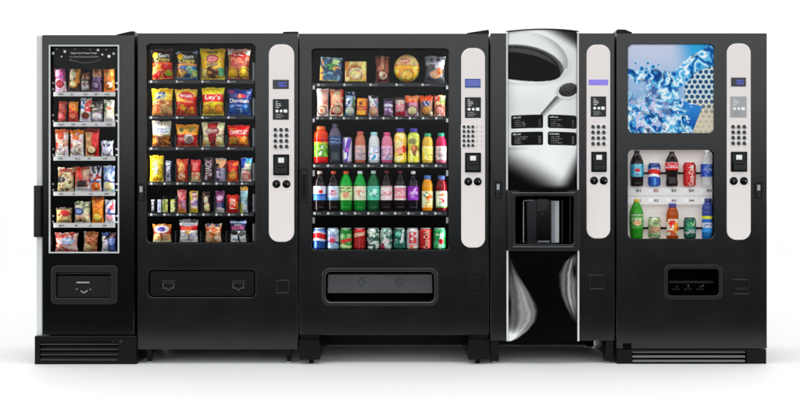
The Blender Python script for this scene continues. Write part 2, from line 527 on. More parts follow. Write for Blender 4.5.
M['portgrey'] = mat('port_moulding', '101011', .4, spec=.3)

b5 = M['panel5'].node_tree.nodes['Principled BSDF']      # display bed behind the sample drinks, warm emission added to brighten it
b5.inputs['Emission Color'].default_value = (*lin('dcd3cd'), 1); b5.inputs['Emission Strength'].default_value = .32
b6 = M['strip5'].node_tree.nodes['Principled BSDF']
b6.inputs['Emission Color'].default_value = (*lin('dcd6d4'), 1); b6.inputs['Emission Strength'].default_value = .15  # faint glow added to the selection strip as well
M['ledge'] = mat('gloss_ledge', '0a0a0b', .12, spec=1.)

bd = M['drink'].node_tree.nodes['Principled BSDF']; bd.inputs['Transmission Weight'].default_value = .3; bd.inputs['IOR'].default_value = 1.34
M['rim'] = mat('bin_rim', '1a1a1d', .22, spec=.6)
# ------------------------------------------------------------------ machine fittings
def carcass(root, x0, x1, yt, yb, depth=.80, shade_skirt=True, iy=None, inner=None):
    """hollow steel cabinet behind the door"""
    g = G(); X0, X1, Z0, Z1 = PX(x0)+.002, PX(x1)-.002, PZ(yb)+.002, PZ(yt)-.002; t = .018
    g.box(X0, X0+t, .034, depth, Z0, Z1); g.box(X1-t, X1, .034, depth, Z0, Z1)
    g.box(X0+t, X1-t, .034, depth, Z1-t, Z1); g.box(X0+t, X1-t, .034, depth, Z0, Z0+t)
    g.box(X0+t, X1-t, depth-t, depth, Z0+t, Z1-t)
    if shade_skirt: g.box(X0+.01, X1-.01, depth-.05, depth-.02, .003, Z0-.001)  # rear skirt added to keep the gap under the machine dark
    g.build('cabinet', 'paint_side', root, bevel=.002)
    g = G(); k = .003
    a, b, c, d = X0+t+k, X1-t-k, Z0+t+k, Z1-t-k; e = depth-t-k; s = .004
    if inner: a, b, c, d, e = max(a, inner[0]), min(b, inner[1]), max(c, inner[2]), min(d, inner[3]), min(e, inner[4])
    g.box(a, a+s, .036, e, c, d); g.box(b-s, b, .036, e, c, d)
    g.box(a+s, b-s, .036, e, d-s, d); g.box(a+s, b-s, .036, e, c, c+s); g.box(a+s, b-s, e-s, e, c+s, d-s)
    g.build('interior_liner', 'liner', root)

def hole(x0, x1, yt, yb, r): return (PX(x0), PX(x1), PZ(yb), PZ(yt), r*S)

def control(root, x0, x1, yt, yb, disp, dstyle, lab, keyx, keyy, kr, bill, coins, pale=False, extra=()):
    g = G(); g.plate(PX(x0), PX(x1), PZ(yb), PZ(yt), (x1-x0)*.40*S, -.008, .010, c=.003, n=10)
    cp = g.build('control_panel', 'silver', root, smooth=True)
    F = -.008
    def at(p, **k):
        p.parent = cp; return p
    a, b, c, d = disp
    g = G(); g.plate(PX(a), PX(b), PZ(d), PZ(c), .002, F-.0025, F+.003, c=.001)
    if dstyle == 'dark':
        for k in range(2):
            zc = PZ(c + (d-c)*(.36+.3*k)); g.text('SELECT' if k == 0 else 'ITEM 00', PX(a+(b-a)*.6), zc, (b-a)*.5*S, 1.7*S, F-.003, m=1)
    elif dstyle == 'blue':
        for k in range(3): g.box(PX(a+.8), PX(b-.8), F-.0028, F-.0024, PZ(c+(d-c)*(.25+.22*k)+.35), PZ(c+(d-c)*(.25+.22*k)-.35), 1)
    g.build('display', [{'dark': 'lcd_dark', 'blue': 'lcd_blue', 'violet': 'lcd_violet'}[dstyle], 'lcd_text' if dstyle == 'dark' else 'lcd_violet'], cp)
    a, b, c, d = lab; H = d-c; W = b-a
    g = G(); g.plate(PX(a), PX(b), PZ(d), PZ(c), .003, F-.002, F+.003, c=.0008)
    y = F-.0026
    rg = random.Random(int(x0))
    for q, (f, w) in enumerate(((.12, .2), (.22, .45), (.31, .55), (.40, .35), (.74, .62), (.82, .7), (.90, .5))):
        xx = PX(a + W*.18)
        n = int(w*16)
        for i in range(n):      # rows of tiny characters
            ww = W*S*.045
            g.box(xx, xx+ww*.72, y, y+.0004, PZ(c+H*f+.45), PZ(c+H*f-rg.uniform(.1, .5)), 2 if f > .5 else 1); xx += ww
    zc = PZ(c+H*.58)
    g.disc(PX(a+W*.26), zc, [(1.5*S, y), (1.5*S, y+.0004)], m=1); g.disc(PX(a+W*.52), zc, [(1.4*S, y), (1.4*S, y+.0004)], m=1)
    g.box(PX(a+W*.68), PX(a+W*.90), y, y+.0004, zc-1.5*S, zc+1.5*S, 1)
    g.build('instruction_label', ['grey_plastic' if not pale else 'steelgrey', 'white', 'greyprint'], cp)
    # keypad
    g = G(); g.plate(PX(min(keyx)-3.4), PX(max(keyx)+3.4), PZ(max(keyy)+3.4), PZ(min(keyy)-3.4), .008, F-.001, F+.003, c=.0006)
    kp = g.build('keypad', 'silver', cp)
    for ky in keyy:
        for kx in keyx:
            g = G(); R = kr*S; X, Z = PX(kx), PZ(ky)
            g.disc(X, Z, [(R*.80, F-.0045), (R*.98, F-.0035), (R, F-.0008)], n=18, m=0)
            g.disc(X-.18*R, Z+.12*R, [(R*.68, F-.0062), (R*.78, F-.0052), (R*.78, F-.004)], n=14, m=1)
            g.build('key', ['key', 'keydark'], kp, smooth=True)
    for ex, ey in extra:
        g = G(); g.disc(PX(ex), PZ(ey), [(.5*S, F-.002), (.55*S, F-.0008)], n=10); g.build('indicator_dot', 'greyprint', kp)
    # bill acceptor
    a, b, c, d = bill; W = b-a; H = d-c
    g = G(); g.plate(PX(a), PX(b), PZ(d), PZ(c), .003, F-.004, F+.004, c=.0015)
    ba = g.build('bill_acceptor', 'black', cp, smooth=False)
    g = G(); g.plate(PX(a+W*.12), PX(b-W*.12), PZ(d-H*.10), PZ(c+H*.50), .004, F-.022, F-.002, c=.004); g.build('bill_slot_mouth', 'blacksoft', ba)
    g = G(); g.box(PX(a+W*.2), PX(b-W*.2), F-.0235, F-.0215, PZ(c+H*.62+.35), PZ(c+H*.62-.35)); g.build('bill_slot', 'liner', ba)
    g = G(); g.plate(PX(a+W*.32), PX(b-W*.32), PZ(c+H*.40), PZ(c+H*.16), .001, F-.0055, F-.003, c=.0004); g.build('bill_diagram', 'white', ba)
    g = G(); g.plate(PX(a+W*.12), PX(b-W*.12), PZ(c+H*.46), PZ(c+H*.10), .002, F-.0045, F-.003, c=.0004); g.build('diagram_backing', 'grey_plastic', ba)
    for k, (kx, ky) in enumerate(coins):
        g = G(); R = 4.0*S; X, Z = PX(kx), PZ(ky)
        g.disc(X, Z, [(R*.86, F-.004), (R, F-.002), (R, F+.002)], n=28, m=0)
        if k == 0:
            g.disc(X, Z, [(R*.5, F-.0075), (R*.6, F-.006), (R*.6, F-.003)], n=20, m=0)
            g.box(X-.0012, X+.0012, F-.0085, F-.007, Z-R*.35, Z+R*.35, 1)
            g.build('coin_slot', ['black', 'chrome'], cp, smooth=True)
        else:
            g.disc(X+R*.1, Z-R*.1, [(R*.42, F-.011), (R*.55, F-.009), (R*.55, F-.003)], n=20, m=0)
            g.disc(X+R*.38, Z-R*.05, [(R*.15, F-.013), (R*.2, F-.011)], n=10, m=1)
            g.build('coin_return_button', ['black', 'chrome'], cp, smooth=True)
    return cp

def lock(root, x0, x1, yt, yb, tall=False):
    g = G(); g.plate(PX(x0), PX(x1), PZ(yb), PZ(yt), .004, -.005, .004, holes=[(PX(x0+.9), PX(x1-.9), PZ(yb-1), PZ(yt+1), .002)], c=.0015)
    f = g.build('lock_housing', 'black', root)
    g = G(); g.box(PX(x0+.9), PX(x1-.9), .003, .006, PZ(yb-1), PZ(yt+1)); g.build('lock_recess', 'liner', f)
    cx = (x0+x1)/2; H = yb-yt
    if tall:
        g = G(); g.plate(PX(cx-1.4), PX(cx+1.4), PZ(yb-4), PZ(yt+5), .003, -.008, .002, c=.002); g.build('t_handle', 'black', f)
    else:
        g = G(); g.plate(PX(cx-1.5), PX(cx+1.5), PZ(yt+H*.50), PZ(yt+H*.16), .002, -.009, .002, c=.002); g.build('lock_cylinder', 'steelgrey', f)
        g = G(); g.plate(PX(cx-1.1), PX(cx+1.1), PZ(yb-2), PZ(yt+H*.56), .002, -.007, .002, c=.002); g.build('t_handle', 'blacksoft', f)

def coin_cup(root, x0, x1, yt, yb, deep=True, slit=False):
    g = G(); g.plate(PX(x0), PX(x1), PZ(yb), PZ(yt), .004, -.004, .004, holes=[(PX(x0+1.2), PX(x1-1.2), PZ(yb-1.2), PZ(yt+1.2), .003)], c=.002)
    f = g.build('coin_return_cup', 'paint' if not deep else 'black', root)
    g = G(); g.box(PX(x0+1.3), PX(x1-1.3), .0025, .0055, PZ(yb-1.3), PZ(yt+1.3)); g.build('coin_return_flap', 'liner' if deep else 'black', f)
    if slit:
        H = yb-yt
        g = G(); g.box(PX(x0+2), PX(x1-3), -.003, .003, PZ(yt+H*.70), PZ(yt+H*.55)); g.poly([(PX(x1-3), PZ(yt+H*.82)), (PX(x1-1.4), PZ(yt+H*.62)), (PX(x1-3), PZ(yt+H*.44))], -.003, .003)
        g.build('coin_arrow', 'grey_plastic', f)

def hinge(root, pts, y1=.16):
    g = G(); g.poly([(PX(a), PZ(b)) for a, b in pts], .01, y1); g.build('top_hinge', 'black', root, bevel=.002)

def coil(parent, px, pyb, r, y, yf, turns=2, pitch=.05, wire=.0014):
    """product spiral lying on the shelf; front turn stands before the pack"""
    R = r*S*(D+y)/D; X = PX(px, yf); Z = PZ(pyb, y) + R + .001
    pts = []; n = 26
    for k in range(turns*n + 1):
        f = k/n; w = 2*math.pi*f - math.pi/2; fr = f % 1.
        step = math.floor(f + 1e-9) + max(0, (fr-.86)/.14)
        pts.append((X + R*math.cos(w), yf + pitch*step, Z + R*math.sin(w)))
    g = G(); g.tube(pts, wire, 6); return g.build('coil', 'wire', parent, smooth=True)

def shelf(root, x0, x1, yt, yb, y=.05, depth=.42, m='tray', lipm=None):
    g = G(); Y = y
    g.box(PX(x0, Y), PX(x1, Y), Y, Y+.003, PZ(yb, Y), PZ(yt, Y), 1 if lipm else 0)
    g.box(PX(x0, Y), PX(x1, Y), Y+.003, Y+depth, PZ(yt, Y)-.004, PZ(yt, Y)-.001, 0)
    return g.build('shelf', [m, lipm or m], root, bevel=.0008)

def tag_dot(parent, px, py, y, r=1.25, txt=5, dark=False):
    g = G(); Y = y-.0012
    g.disc(PX(px, Y), PZ(py, Y), [(r*S*.8, Y-.0008), (r*S, Y-.0003), (r*S, Y+.001)], n=16)
    rg = random.Random(int(px*7+py))
    x = px + r + 1.0
    for i in range(txt):
        g.box(PX(x, Y), PX(x+.62, Y), Y-.0002, Y+.0008, PZ(py+.5, Y), PZ(py-rg.uniform(.1, .6), Y), 1); x += .95
    g.build('price_tag', ['strip', 'greyprint'], parent)

# ================================================================== MACHINE 1
def machine_narrow():
    t = thing('snack_freezer_machine', 'narrow black machine with white framed window, leftmost of the five machines', 'vending machine', (PX(86), 0, 0), 'row of vending machines')
    carcass(t, 42, 134.5, 35, 336, inner=(PX(43), PX(128), PZ(262), PZ(42), .5))
    g = G(); g.plate(PX(42.2), PX(134.2), PZ(335), PZ(35), .004, 0, .034, holes=[hole(50.5, 117.8, 46.5, 251.8, .3), hole(57, 112, 272, 298.5, .8)], c=.003, hc=.001, hm=1)
    g.build('door', ['paint1', 'liner'], t)
    g = G(); g.plate(PX(49), PX(119.3), PZ(253.2), PZ(45), .002, -.005, .0005, holes=[hole(50.4, 117.9, 46.4, 251.9, .2)], c=.001)
    g.build('window_frame', 'frame', t)
    g = G(); g.box(PX(50.3), PX(118), .022, .026, PZ(252), PZ(46.3)); g.build('window_glass', 'glass', t)
    # silver door edge and bar handle
    g = G(); g.box(PX(35.6), PX(41.6), .012, .045, PZ(336), PZ(35)); g.build('door_edge', 'edge', t, bevel=.003)
    g = G(); g.plate(PX(35.2), PX(42.0), PZ(237), PZ(185.5), .004, -.028, .011, c=.004); hd = g.build('door_handle', 'blacksoft', t)
    g = G(); g.plate(PX(38.4), PX(41.2), PZ(233), PZ(189), .003, -.034, -.027, c=.002); g.build('handle_grip', 'grey_plastic', hd)
    # header sign with frost dots
    y = .03
    g = G(); g.box(PX(51, y), PX(117.4, y), y, y+.003, PZ(69, y), PZ(47, y))
    g.text('Enjoy Your Frozen Treats', PX(84, y), PZ(53.3, y), 26*S, 2.0*S, y-.001, m=1)
    g.text('ice cream snacks and sandwiches', PX(84, y), PZ(56.6, y), 29*S, 1.9*S, y-.001, m=2)
    for a, b, r in ((53, 53.3, 1.5), (64.8, 51.5, 1.4), (61.6, 56.6, .8), (98, 50, 1.3), (102.3, 54.6, 1.0), (109, 56.3, 1.6), (113.6, 53.6, 1.2), (57, 49, .4), (90, 49.5, .4), (106, 49.6, .5), (70, 60, .4), (75, 49.3, .35)):
        g.disc(PX(a, y), PZ(b, y), [(r*S*.7, y-.0012), (r*S, y-.0006), (r*S, y+.001)], n=14, m=1)
    sg = g.build('header_sign', ['blackgloss', 'white', 'greyprint'], t)
    g = G(); pts = []
    for k in range(33): 
        u = k/32; pts.append((PX(70+31*u, y), y-.003, PZ(59.5+3.4*math.sin(math.pi*u), y)))
    g.tube(pts, .0022, 6); g.build('sign_swoosh', 'greydim', sg)
    # trays with white strips
    for (yt, yb, tx) in ((92, 96.3, 5), (122, 126.6, 5), (156.6, 160.6, 4), (191.6, 195.8, 4), (223, 227.6, 4)):
        s = shelf(t, 53.5, 115, yt, yb, lipm='strip')
        Y = .0488; rg = random.Random(int(yt)); g = G()
        for k in range(tx):
            x = 55.5 + k*59/tx + rg.uniform(2, 5)
            g = G(); nn = rg.randint(3, 6)
            g.box(PX(x-.8, Y), PX(x+nn*.95+.5, Y), Y, Y+.0012, PZ(yb-.5, Y), PZ(yt+.5, Y), 1)
            for i in range(nn):
                g.box(PX(x, Y-.0005), PX(x+.6, Y-.0005), Y-.0005, Y+.0005, PZ(yb-1.3, Y), PZ(yb-1.3-rg.uniform(.8, 1.8), Y)); x += .95
            g.build('price_tag', ['keydark', 'strip'], s)
    for yy in (86, 118, 152, 187, 219):
        for xx in (52.6, 116.3):
            for dy in (0, 6):
                g = G(); g.disc(PX(xx, .04), PZ(yy+dy-3, .04), [(.9*S, .034), (1.0*S, .036), (1.0*S, .05)], n=12); g.build('shelf_bracket', 'greyprint', t)
    s = shelf(t, 53.5, 115, 252.2, 255, lipm='strip')
    # delivery door
    g = G(); g.plate(PX(51.8), PX(118), PZ(304), PZ(265.5), 5*S, -.014, -.001, holes=[(PX(56.6), PX(111.6), PZ(298), PZ(271.6), .008)], c=.004, n=8)
    fr = g.build('delivery_surround', 'grey_plastic', t, smooth=True)
    g = G(); g.plate(PX(57), PX(111.4), PZ(297.6), PZ(275.6), .003, .003, .012, c=.002); fl = g.build('delivery_flap', 'blacksoft', t)
    g = G(); g.box(PX(57), PX(111.4), .001, .006, PZ(274.2), PZ(272.6)); g.build('flap_hinge_rail', 'grey_plastic', fl)
    g = G(); g.plate(PX(76.5), PX(89.5), PZ(283.2), PZ(281.8), .002, -.004, .004, c=.001); g.build('flap_grip', 'steelgrey', fl)
    g = G(); z = .002
    for pts in (((75, 289.2), (77.6, 288.6), (77.6, 289.6)), ((80.5, 290.2), (83.6, 292.4), (87.6, 290.0), (87.6, 291.2), (83.8, 293.4), (80.4, 291.2)), ((89.5, 288.8), (92, 289.6), (89.5, 289.8))):
        g.poly([(PX(a), PZ(b)) for a, b in pts], .001, .005)
    g.build('push_symbol', 'steelgrey', fl)
    # plinth with louvres
    g = G(); g.plate(PX(35.3), PX(137), 0.0, PZ(335.8), .002, -.012, .03, holes=[hole(40.5, 118.5, 341.5, 360, .6)], c=.003)
    g.box(PX(35.6), PX(136.6), .031, .7, .004, PZ(335.8)-.004)
    g.box(PX(122), PX(136), -.014, -.010, .02, PZ(345)); bs = g.build('base_plinth', 'black', t)
    g = G(); g.box(PX(40), PX(119), .022, .0305, PZ(361), PZ(341)); g.build('grille_recess', 'liner', bs)
    for yy in (343.2, 348.4, 353.6, 358.4):
        g = G(); a, b = PX(40.8), PX(118.2); zz = PZ(yy)
        g.add([(a,-.010,zz-.004),(b,-.010,zz-.004),(b,.016,zz+.008),(a,.016,zz+.008),(a,-.010,zz-.008),(b,-.010,zz-.008),(b,.016,zz+.004),(a,.016,zz+.004)],
              [(0,1,2,3),(4,5,6,7),(0,1,5,4),(1,2,6,5),(2,3,7,6),(3,0,4,7)]); g.build('louvre', 'louvred', bs)
    for xx, r in ((114, 1.0), (121.5, 1.9), (126.6, 1.1)):
        g = G(); g.disc(PX(xx), PZ(341.3), [(r*S*.7, -.018), (r*S, -.015), (r*S, -.010)], n=16); g.build('plinth_screw', 'grey_plastic', bs, smooth=True)
    hinge(t, ((116, 34.7), (116, 34.2), (126, 31.8), (130, 31), (134.2, 30.9), (134.2, 34.7)))
    return t

# ================================================================== MACHINE 2
def machine_chips():
    t = thing('snack_machine', 'black snack machine full of chip bags on two short legs', 'vending machine', (PX(217.5), 0, 0), 'row of vending machines')
    carcass(t, 137.2, 298, 33.2, 349.5, inner=(PX(140), PX(262), PZ(262), PZ(38), .55))
    g = G(); g.plate(PX(137.4), PX(298), PZ(349.5), PZ(33.2), .004, 0, .034,
        holes=[hole(146.5, 255.5, 43.5, 243, 5), hole(148.5, 255.5, 269.6, 297.4, 4)], c=.003, hc=.003, hm=1)
    g.build('door', ['paint', 'liner'], t)
    g = G(); g.box(PX(145.5), PX(256.5), .022, .026, PZ(244), PZ(42.5)); g.build('window_glass', 'glass', t)
    control(t, 269, 294.2, 44.5, 241.8, (273, 289, 80, 89), 'dark', (273, 289, 99.3, 119.8),
            (276, 281.6, 287.2), (130, 135.6, 141.2, 146.8), 2.3, (273.4, 289.4, 154.5, 175.4), ((276.6, 184), (286.6, 184)))
    for (yt, yb) in ((80, 83.6), (116, 119), (147, 150.4), (182, 185.2), (213, 216.2)):
        s = shelf(t, 148.5, 253.5, yt, yb)
        many = yt in (182, 213)
        xs = (151.5, 164.5, 177.5, 190, 203.5, 216.5, 229, 242) if many else (151.3, 177, 202.5, 228.5)
        for x in xs: tag_dot(s, x, yt+1.6, .05, txt=5 if not many else 4)
        if yt == 80: centres, r = ((163, 187, 213, 238), 5.4)
        elif yt == 116: centres, r = ((162.4, 186, 213, 239), 5.2)
        elif yt == 147: centres, r = ((161.5, 187.3, 213, 238), 5.2)
        else: centres, r = (xs, 5.2)
        for c in centres:
            if many: coil(s, c+5.5, yt, 5.4, .09, .056, pitch=.045, wire=.001)
            else:
                coil(s, c-5.6, yt, r, .09, .052, pitch=.05); coil(s, c+5.6, yt, r, .09, .052, pitch=.05)
    s = shelf(t, 148.5, 253.5, 242.6, 246)
    for c in (162.2, 188.7, 213.5, 238): coil(s, c-4.8, 242.6, 4.9, .09, .052); coil(s, c+4.8, 242.6, 4.9, .09, .052)
    # side rails with bright edge
    for yt, yb in ((62, 80), (98, 115), (128, 146), (163, 181), (194, 212), (224, 241)):
        g = G(); y = .06; g.box(PX(252.6, y), PX(253.3, y), y, y+.3, PZ(yb, y), PZ(yt, y)); g.build('shelf_side', 'railgrey', t)
    for yt, yb in ((60, 80), (96, 115), (129, 146), (225, 242)):
        for xx in (175.2, 200.4, 226):
            g = G(); y = .075; g.box(PX(xx, y)-.0008, PX(xx, y)+.0008, y, y+.3, PZ(yb, y), PZ(yt+6, y)); g.build('divider', 'railgrey', t)
    for yt, yb in ((164, 181.8), (196, 212.8)):
        for xx in (163.5, 175.8, 189.2, 202, 214.6, 226.4, 239.2):
            g = G(); y = .075; g.box(PX(xx, y)-.0007, PX(xx, y)+.0007, y, y+.3, PZ(yb, y), PZ(yt, y)); g.build('divider', 'railgrey', t)
    # delivery flap
    g = G(); g.plate(PX(149.6), PX(254.4), PZ(296.4), PZ(270.8), 3.4*S, .006, .03, c=.003); fl = g.build('delivery_flap', 'paintflap', t)
    for cx in (168.3, 238.2):
        g = G(); a, b = PX(cx-6.8), PX(cx+6.8); w = .0016
        g.box(a, b, .0035, .007, PZ(281)-w, PZ(281)); g.box(PX(cx-5.6), PX(cx+5.6), .0035, .007, PZ(282.8)-w, PZ(282.8))
        g.box(PX(cx-5.6), PX(cx-5.0), .0035, .007, PZ(287.6), PZ(282.8)-w); g.box(PX(cx+5.0), PX(cx+5.6), .0035, .007, PZ(287.6), PZ(282.8)-w)
        g.poly([(PX(cx-5.6), PZ(287.8)), (PX(cx-2), PZ(287.8)), (PX(cx), PZ(290)), (PX(cx+2), PZ(287.8)), (PX(cx+5.6), PZ(287.8)), (PX(cx+5.6), PZ(288.5)), (PX(cx+2.2), PZ(288.5)), (PX(cx), PZ(291)), (PX(cx-2.2), PZ(288.5)), (PX(cx-5.6), PZ(288.5))], .0035, .007)
        g.build('push_symbol', 'greydim', fl)
    coin_cup(t, 276.4, 289.6, 280, 293.6, deep=False)
    lock(t, 137.9, 144.6, 183.6, 201)
    for x0, x1 in ((143.2, 150.4), (284.2, 291.6)):
        g = G(); c = (PX(x0)+PX(x1))/2; w0 = .019; w1 = .010; z1 = PZ(349.8); z0 = .006
        for y0 in (.05, .66):
            vs = [(c-w0, y0, z1), (c+w0, y0, z1), (c+w0, y0+.05, z1), (c-w0, y0+.05, z1), (c-w1, y0+.01, z0), (c+w1, y0+.01, z0), (c+w1, y0+.04, z0), (c-w1, y0+.04, z0)]
            g = G(); g.add(vs, [(0,1,2,3),(4,5,6,7),(0,1,5,4),(1,2,6,5),(2,3,7,6),(3,0,4,7)])
            L = g.build('leg', 'black', t, bevel=.002)
            g = G(); g.box(c-.012, c+.012, y0+.006, y0+.044, 0, .006); g.build('foot_pad', 'steelgrey', L)
    hinge(t, ((282.4, 33), (282.4, 32.2), (284, 31.4), (296, 31.2), (298, 31.4), (298, 33)))
    return t

# ================================================================== MACHINE 3
def machine_drinks():
    t = thing('combo_machine', 'wide centre black machine with bottle and can shelves and grey delivery flap', 'vending machine', (PX(394.5), 0, 0), 'row of vending machines')
    carcass(t, 299.2, 488.6, 33.6, 335, inner=(PX(303), PX(456), PZ(258), PZ(38), .6))
    g = G(); g.plate(PX(299.2), PX(488.8), PZ(335), PZ(33.6), .004, 0, .034,
        holes=[hole(311.6, 448.8, 48.5, 250.2, 4), hole(325.5, 434.5, 271.4, 302, 5)], c=.003, hc=.003, hm=1)
    g.build('door', ['paint', 'liner'], t)
    g = G(); g.box(PX(310.6), PX(449.8), .022, .026, PZ(251), PZ(47.5)); g.build('window_glass', 'glass', t)
    ex = [(x, y) for x in (477, 481.4) for y in (127, 131.6, 136.3, 141, 145.6)]
    control(t, 461.2, 485, 48.2, 247.6, (464.8, 480.4, 79, 87.8), 'blue', (464.8, 480.8, 97.4, 118),
            (464.2, 468.6, 473), (127, 131.6, 136.3, 141, 145.6), 1.9, (464.9, 480.9, 152.8, 172.4), ((468.2, 181.6), (477.6, 181.6)), extra=ex)
    for (yt, yb, xs, n) in ((83, 86.6, (318.5, 344.6, 370.6, 396.6, 422.6), 5), (116.6, 119.8, [317.5+13.2*k for k in range(10)], 4),
                        (163.6, 168, [314.5+13.5*k for k in range(10)], 4), (211.2, 215.6, [314.8+13.4*k for k in range(10)], 4)):
        s = shelf(t, 312.6, 447, yt, yb, m='tray')
        for x in xs: tag_dot(s, x, (yt+yb)/2, .05, r=1.3, txt=n)
        if yt == 83:
            for c in (331, 356, 382, 406.8, 434.5): coil(s, c, yt, 6, .09, .050, pitch=.055)
        if yt == 116.6:
            for c in (322.5, 336.2, 350, 361.5, 373.5, 388.4, 400.5, 412, 426, 439.3): coil(s, c, yt, 4.7, .09, .052, pitch=.05, wire=.001)
    shelf(t, 312.6, 447, 249.6, 253)
    for xx in (313.6, 447.2):
        for yy in (87.5, 120.4, 172, 219):
            y = .045; g = G(); g.box(PX(xx-1.2, y), PX(xx+1.2, y), y-.004, y+.02, PZ(yy+2.2+(yy>160)*2, y), PZ(yy-1.8, y)); g.build('shelf_bracket', 'chrome', t, bevel=.002)
    # delivery bin
    g = G(); g.plate(PX(321.8), PX(438.2), PZ(305.5), PZ(268), 8*S, -.012, -.0005, holes=[hole(325.8, 434.2, 271.7, 301.7, 5)], c=.0035, hc=.006, n=10)
    g.build('delivery_surround', 'rim', t, smooth=True)
    a, b = PX(327.5), PX(432.5); zt, zb = PZ(274.5), PZ(293.2)
    g = G(); g.add([(a, .030, zt), (b, .030, zt), (b, .004, zb), (a, .004, zb), (a, .036, zt), (b, .036, zt), (b, .010, zb), (a, .010, zb)],
        [(0,1,2,3),(4,5,6,7),(0,1,5,4),(1,2,6,5),(2,3,7,6),(3,0,4,7)]); fl = g.build('delivery_flap', 'flap', t, bevel=.002)
    for cx in (361, 399.3):
        g = G()
        P = [(-2.2, -4.6), (2.2, -4.6), (2.2, -1), (4.8, -1), (0, 4.6), (-4.8, -1), (-2.2, -1)]
        def dd(q, s_): return (PX(cx + q[0]*s_), PZ(282.6 + q[1]*s_))
        vs = []
        for s_ in (1., .72):
            for q in P:
                x, z = dd(q, s_); f = (z - zb)/(zt - zb); vs.append((x, .004 + .026*f - (.0022), z))
        vs2 = [(v[0], v[1]+.004, v[2]) for v in vs]
        n = 7; g.add(vs + vs2, [(i, (i+1) % n, n+(i+1) % n, n+i) for i in range(n)] + [(14+i, 14+(i+1) % n, i, (i+1) % n)[::1] for i in range(0)] +
            [(i, (i+1) % n, 14+(i+1) % n, 14+i) for i in range(n)] + [(7+i, 7+(i+1) % n, 21+(i+1) % n, 21+i) for i in range(n)])
        g.build('arrow_emboss', 'grey_plastic', fl)
    g = G(); g.box(PX(325), PX(435), .07, .074, PZ(303), PZ(270)); g.box(PX(325), PX(435), .038, .07, PZ(303)-.002, PZ(302.3)); g.build('bin_back', 'liner', t)
    coin_cup(t, 465.4, 483, 273, 289.6)
    lock(t, 300.4, 307.6, 169, 203, tall=True)
    # heavy corner feet
    for x0, x1, s0, s1 in ((299.4, 320, 308.6, 313.2), (468, 488.6, 475.8, 480.4)):
        for y0 in (-.02, .55):
            g = G(); g.box(PX(x0), PX(x1), y0, y0+.26, PZ(359.2), PZ(339)); L = g.build('foot_block', 'black', t, bevel=.003)
            g = G(); g.box(PX(x0)+.006, PX(x1)-.006, y0+.04, y0+.24, PZ(339)+.001, PZ(335)+.001); g.build('foot_spacer', 'black', L)
            g = G(); c = (PX(s0)+PX(s1))/2; g.tube([(c, y0+.05, 0), (c, y0+.05, PZ(359.2))], .0125, 14); g.build('levelling_foot', 'rubber', L, smooth=True)
    hinge(t, ((467, 33.4), (467, 32.6), (476, 31.2), (485, 29.8), (489, 29.4), (489.4, 33.4)))
    return t

# ================================================================== MACHINE 4
def sst(a, b, x):
    t = np.clip((x-a)/(b-a), 0, 1); return t*t*(3-2*t)
def cup_art(U, V, C):
    x = 508 + U*68; y = 190 - V*159
    L = .90 + .05*sst(118, 140, y) - .05*sst(84, 108, y)*sst(556, 530, x) - .05*sst(520, 508, x)
    # cup wall with round shading (printed picture)
    L = L + .04*np.cos((x-528)/22.)
    # dark table corner, top right
    d = (x - 541)*.50 - (y - 32)*1.0
    L = np.where(d > -3, L*(1-sst(-3, 12, d)*.80), L)
    # saucer edge behind the cup
    e = ((x-520)/62)**2 + ((y-88)/62)**2
    def ell(cx, cy, rx, ry, deg):
        a = math.radians(deg); X = (x-cx)*math.cos(a) + (y-cy)*math.sin(a); Y = -(x-cx)*math.sin(a) + (y-cy)*math.cos(a)
        return (X/rx)**2 + (Y/ry)**2, X, Y
    q, X, Y = ell(521, 57.5, 45.5, 25.5, 10)
    L = np.where((q > 1) & (q < 1.35), L*(1 - .10*(1-(q-1)/.35)*sst(-20, 10, Y)), L)
    L = np.where(q < 1, .90 - .24*sst(-6, 40, X)*sst(.50, 1.0, q), L)                  # inner wall of the cup
    L = np.where((q > .95) & (q < 1) & (Y > 4), .97, L)
    q, X, Y = ell(519.5, 62.8, 42, 17.2, 12)
    L = np.where(q < 1.12, L*(1 - .45*sst(1.12, .95, q)), L)
    L = np.where(q < 1, .30 + .08*fbm(x*.5, y*.5, 3) - .16*sst(.86, .80, q) + .10*sst(.70, .60, q), L)   # ring the coffee left
    q, X, Y = ell(515.5, 66.2, 44, 13.6, 12)
    L = np.where(q < 1, .105 + .015*fbm(x*.15, y*.3, 3), L)
    # under-rim shade of the cup
    # spoon
    hx = (x-562)*.60 + (y-97)*.80; hy = (x-562)*-.80 + (y-97)*.60
    m = (np.abs((x-555) + (y-100)*.95) < 4.6 - .10*(y-100)) & (y > 97) & (y < 117)
    L = np.where(m, .40 + .35*sst(-2.5, 2.5, (x-555) + (y-100)*.95), L)
    q, X, Y = ell(566.5, 91.5, 13.0, 8.6, -16)
    L = np.where(q < 1, .86 - .25*sst(.8, 1, q), L)
    q, X, Y = ell(566.8, 90.0, 10.8, 6.6, -16)
    L = np.where(q < 1, .10 + .22*fbm(x*.9, y*.9, 5) + .1*sst(2, -6, Y), L)
    # foot of the cup sinks into the dark
    kl = sst(0, 1, (y - (140 + (x-508)*.60))/38.); kr = sst(0, 1, (y - (140 + (577-x)*1.9))/38.); kb = sst(184, 191, y)
    L = L*(1-kl*.985)*(1-kr*.985)*(1-kb*.9)
    L = L*(1 - .18*np.exp(-((y-148.5)/1.8)**2)*sst(534, 512, x))
    L = np.clip(L, .008, .975)
    L = L * (1 - .15*(V < .012))
    return np.repeat((L**2.2)[..., None], 3, -1)
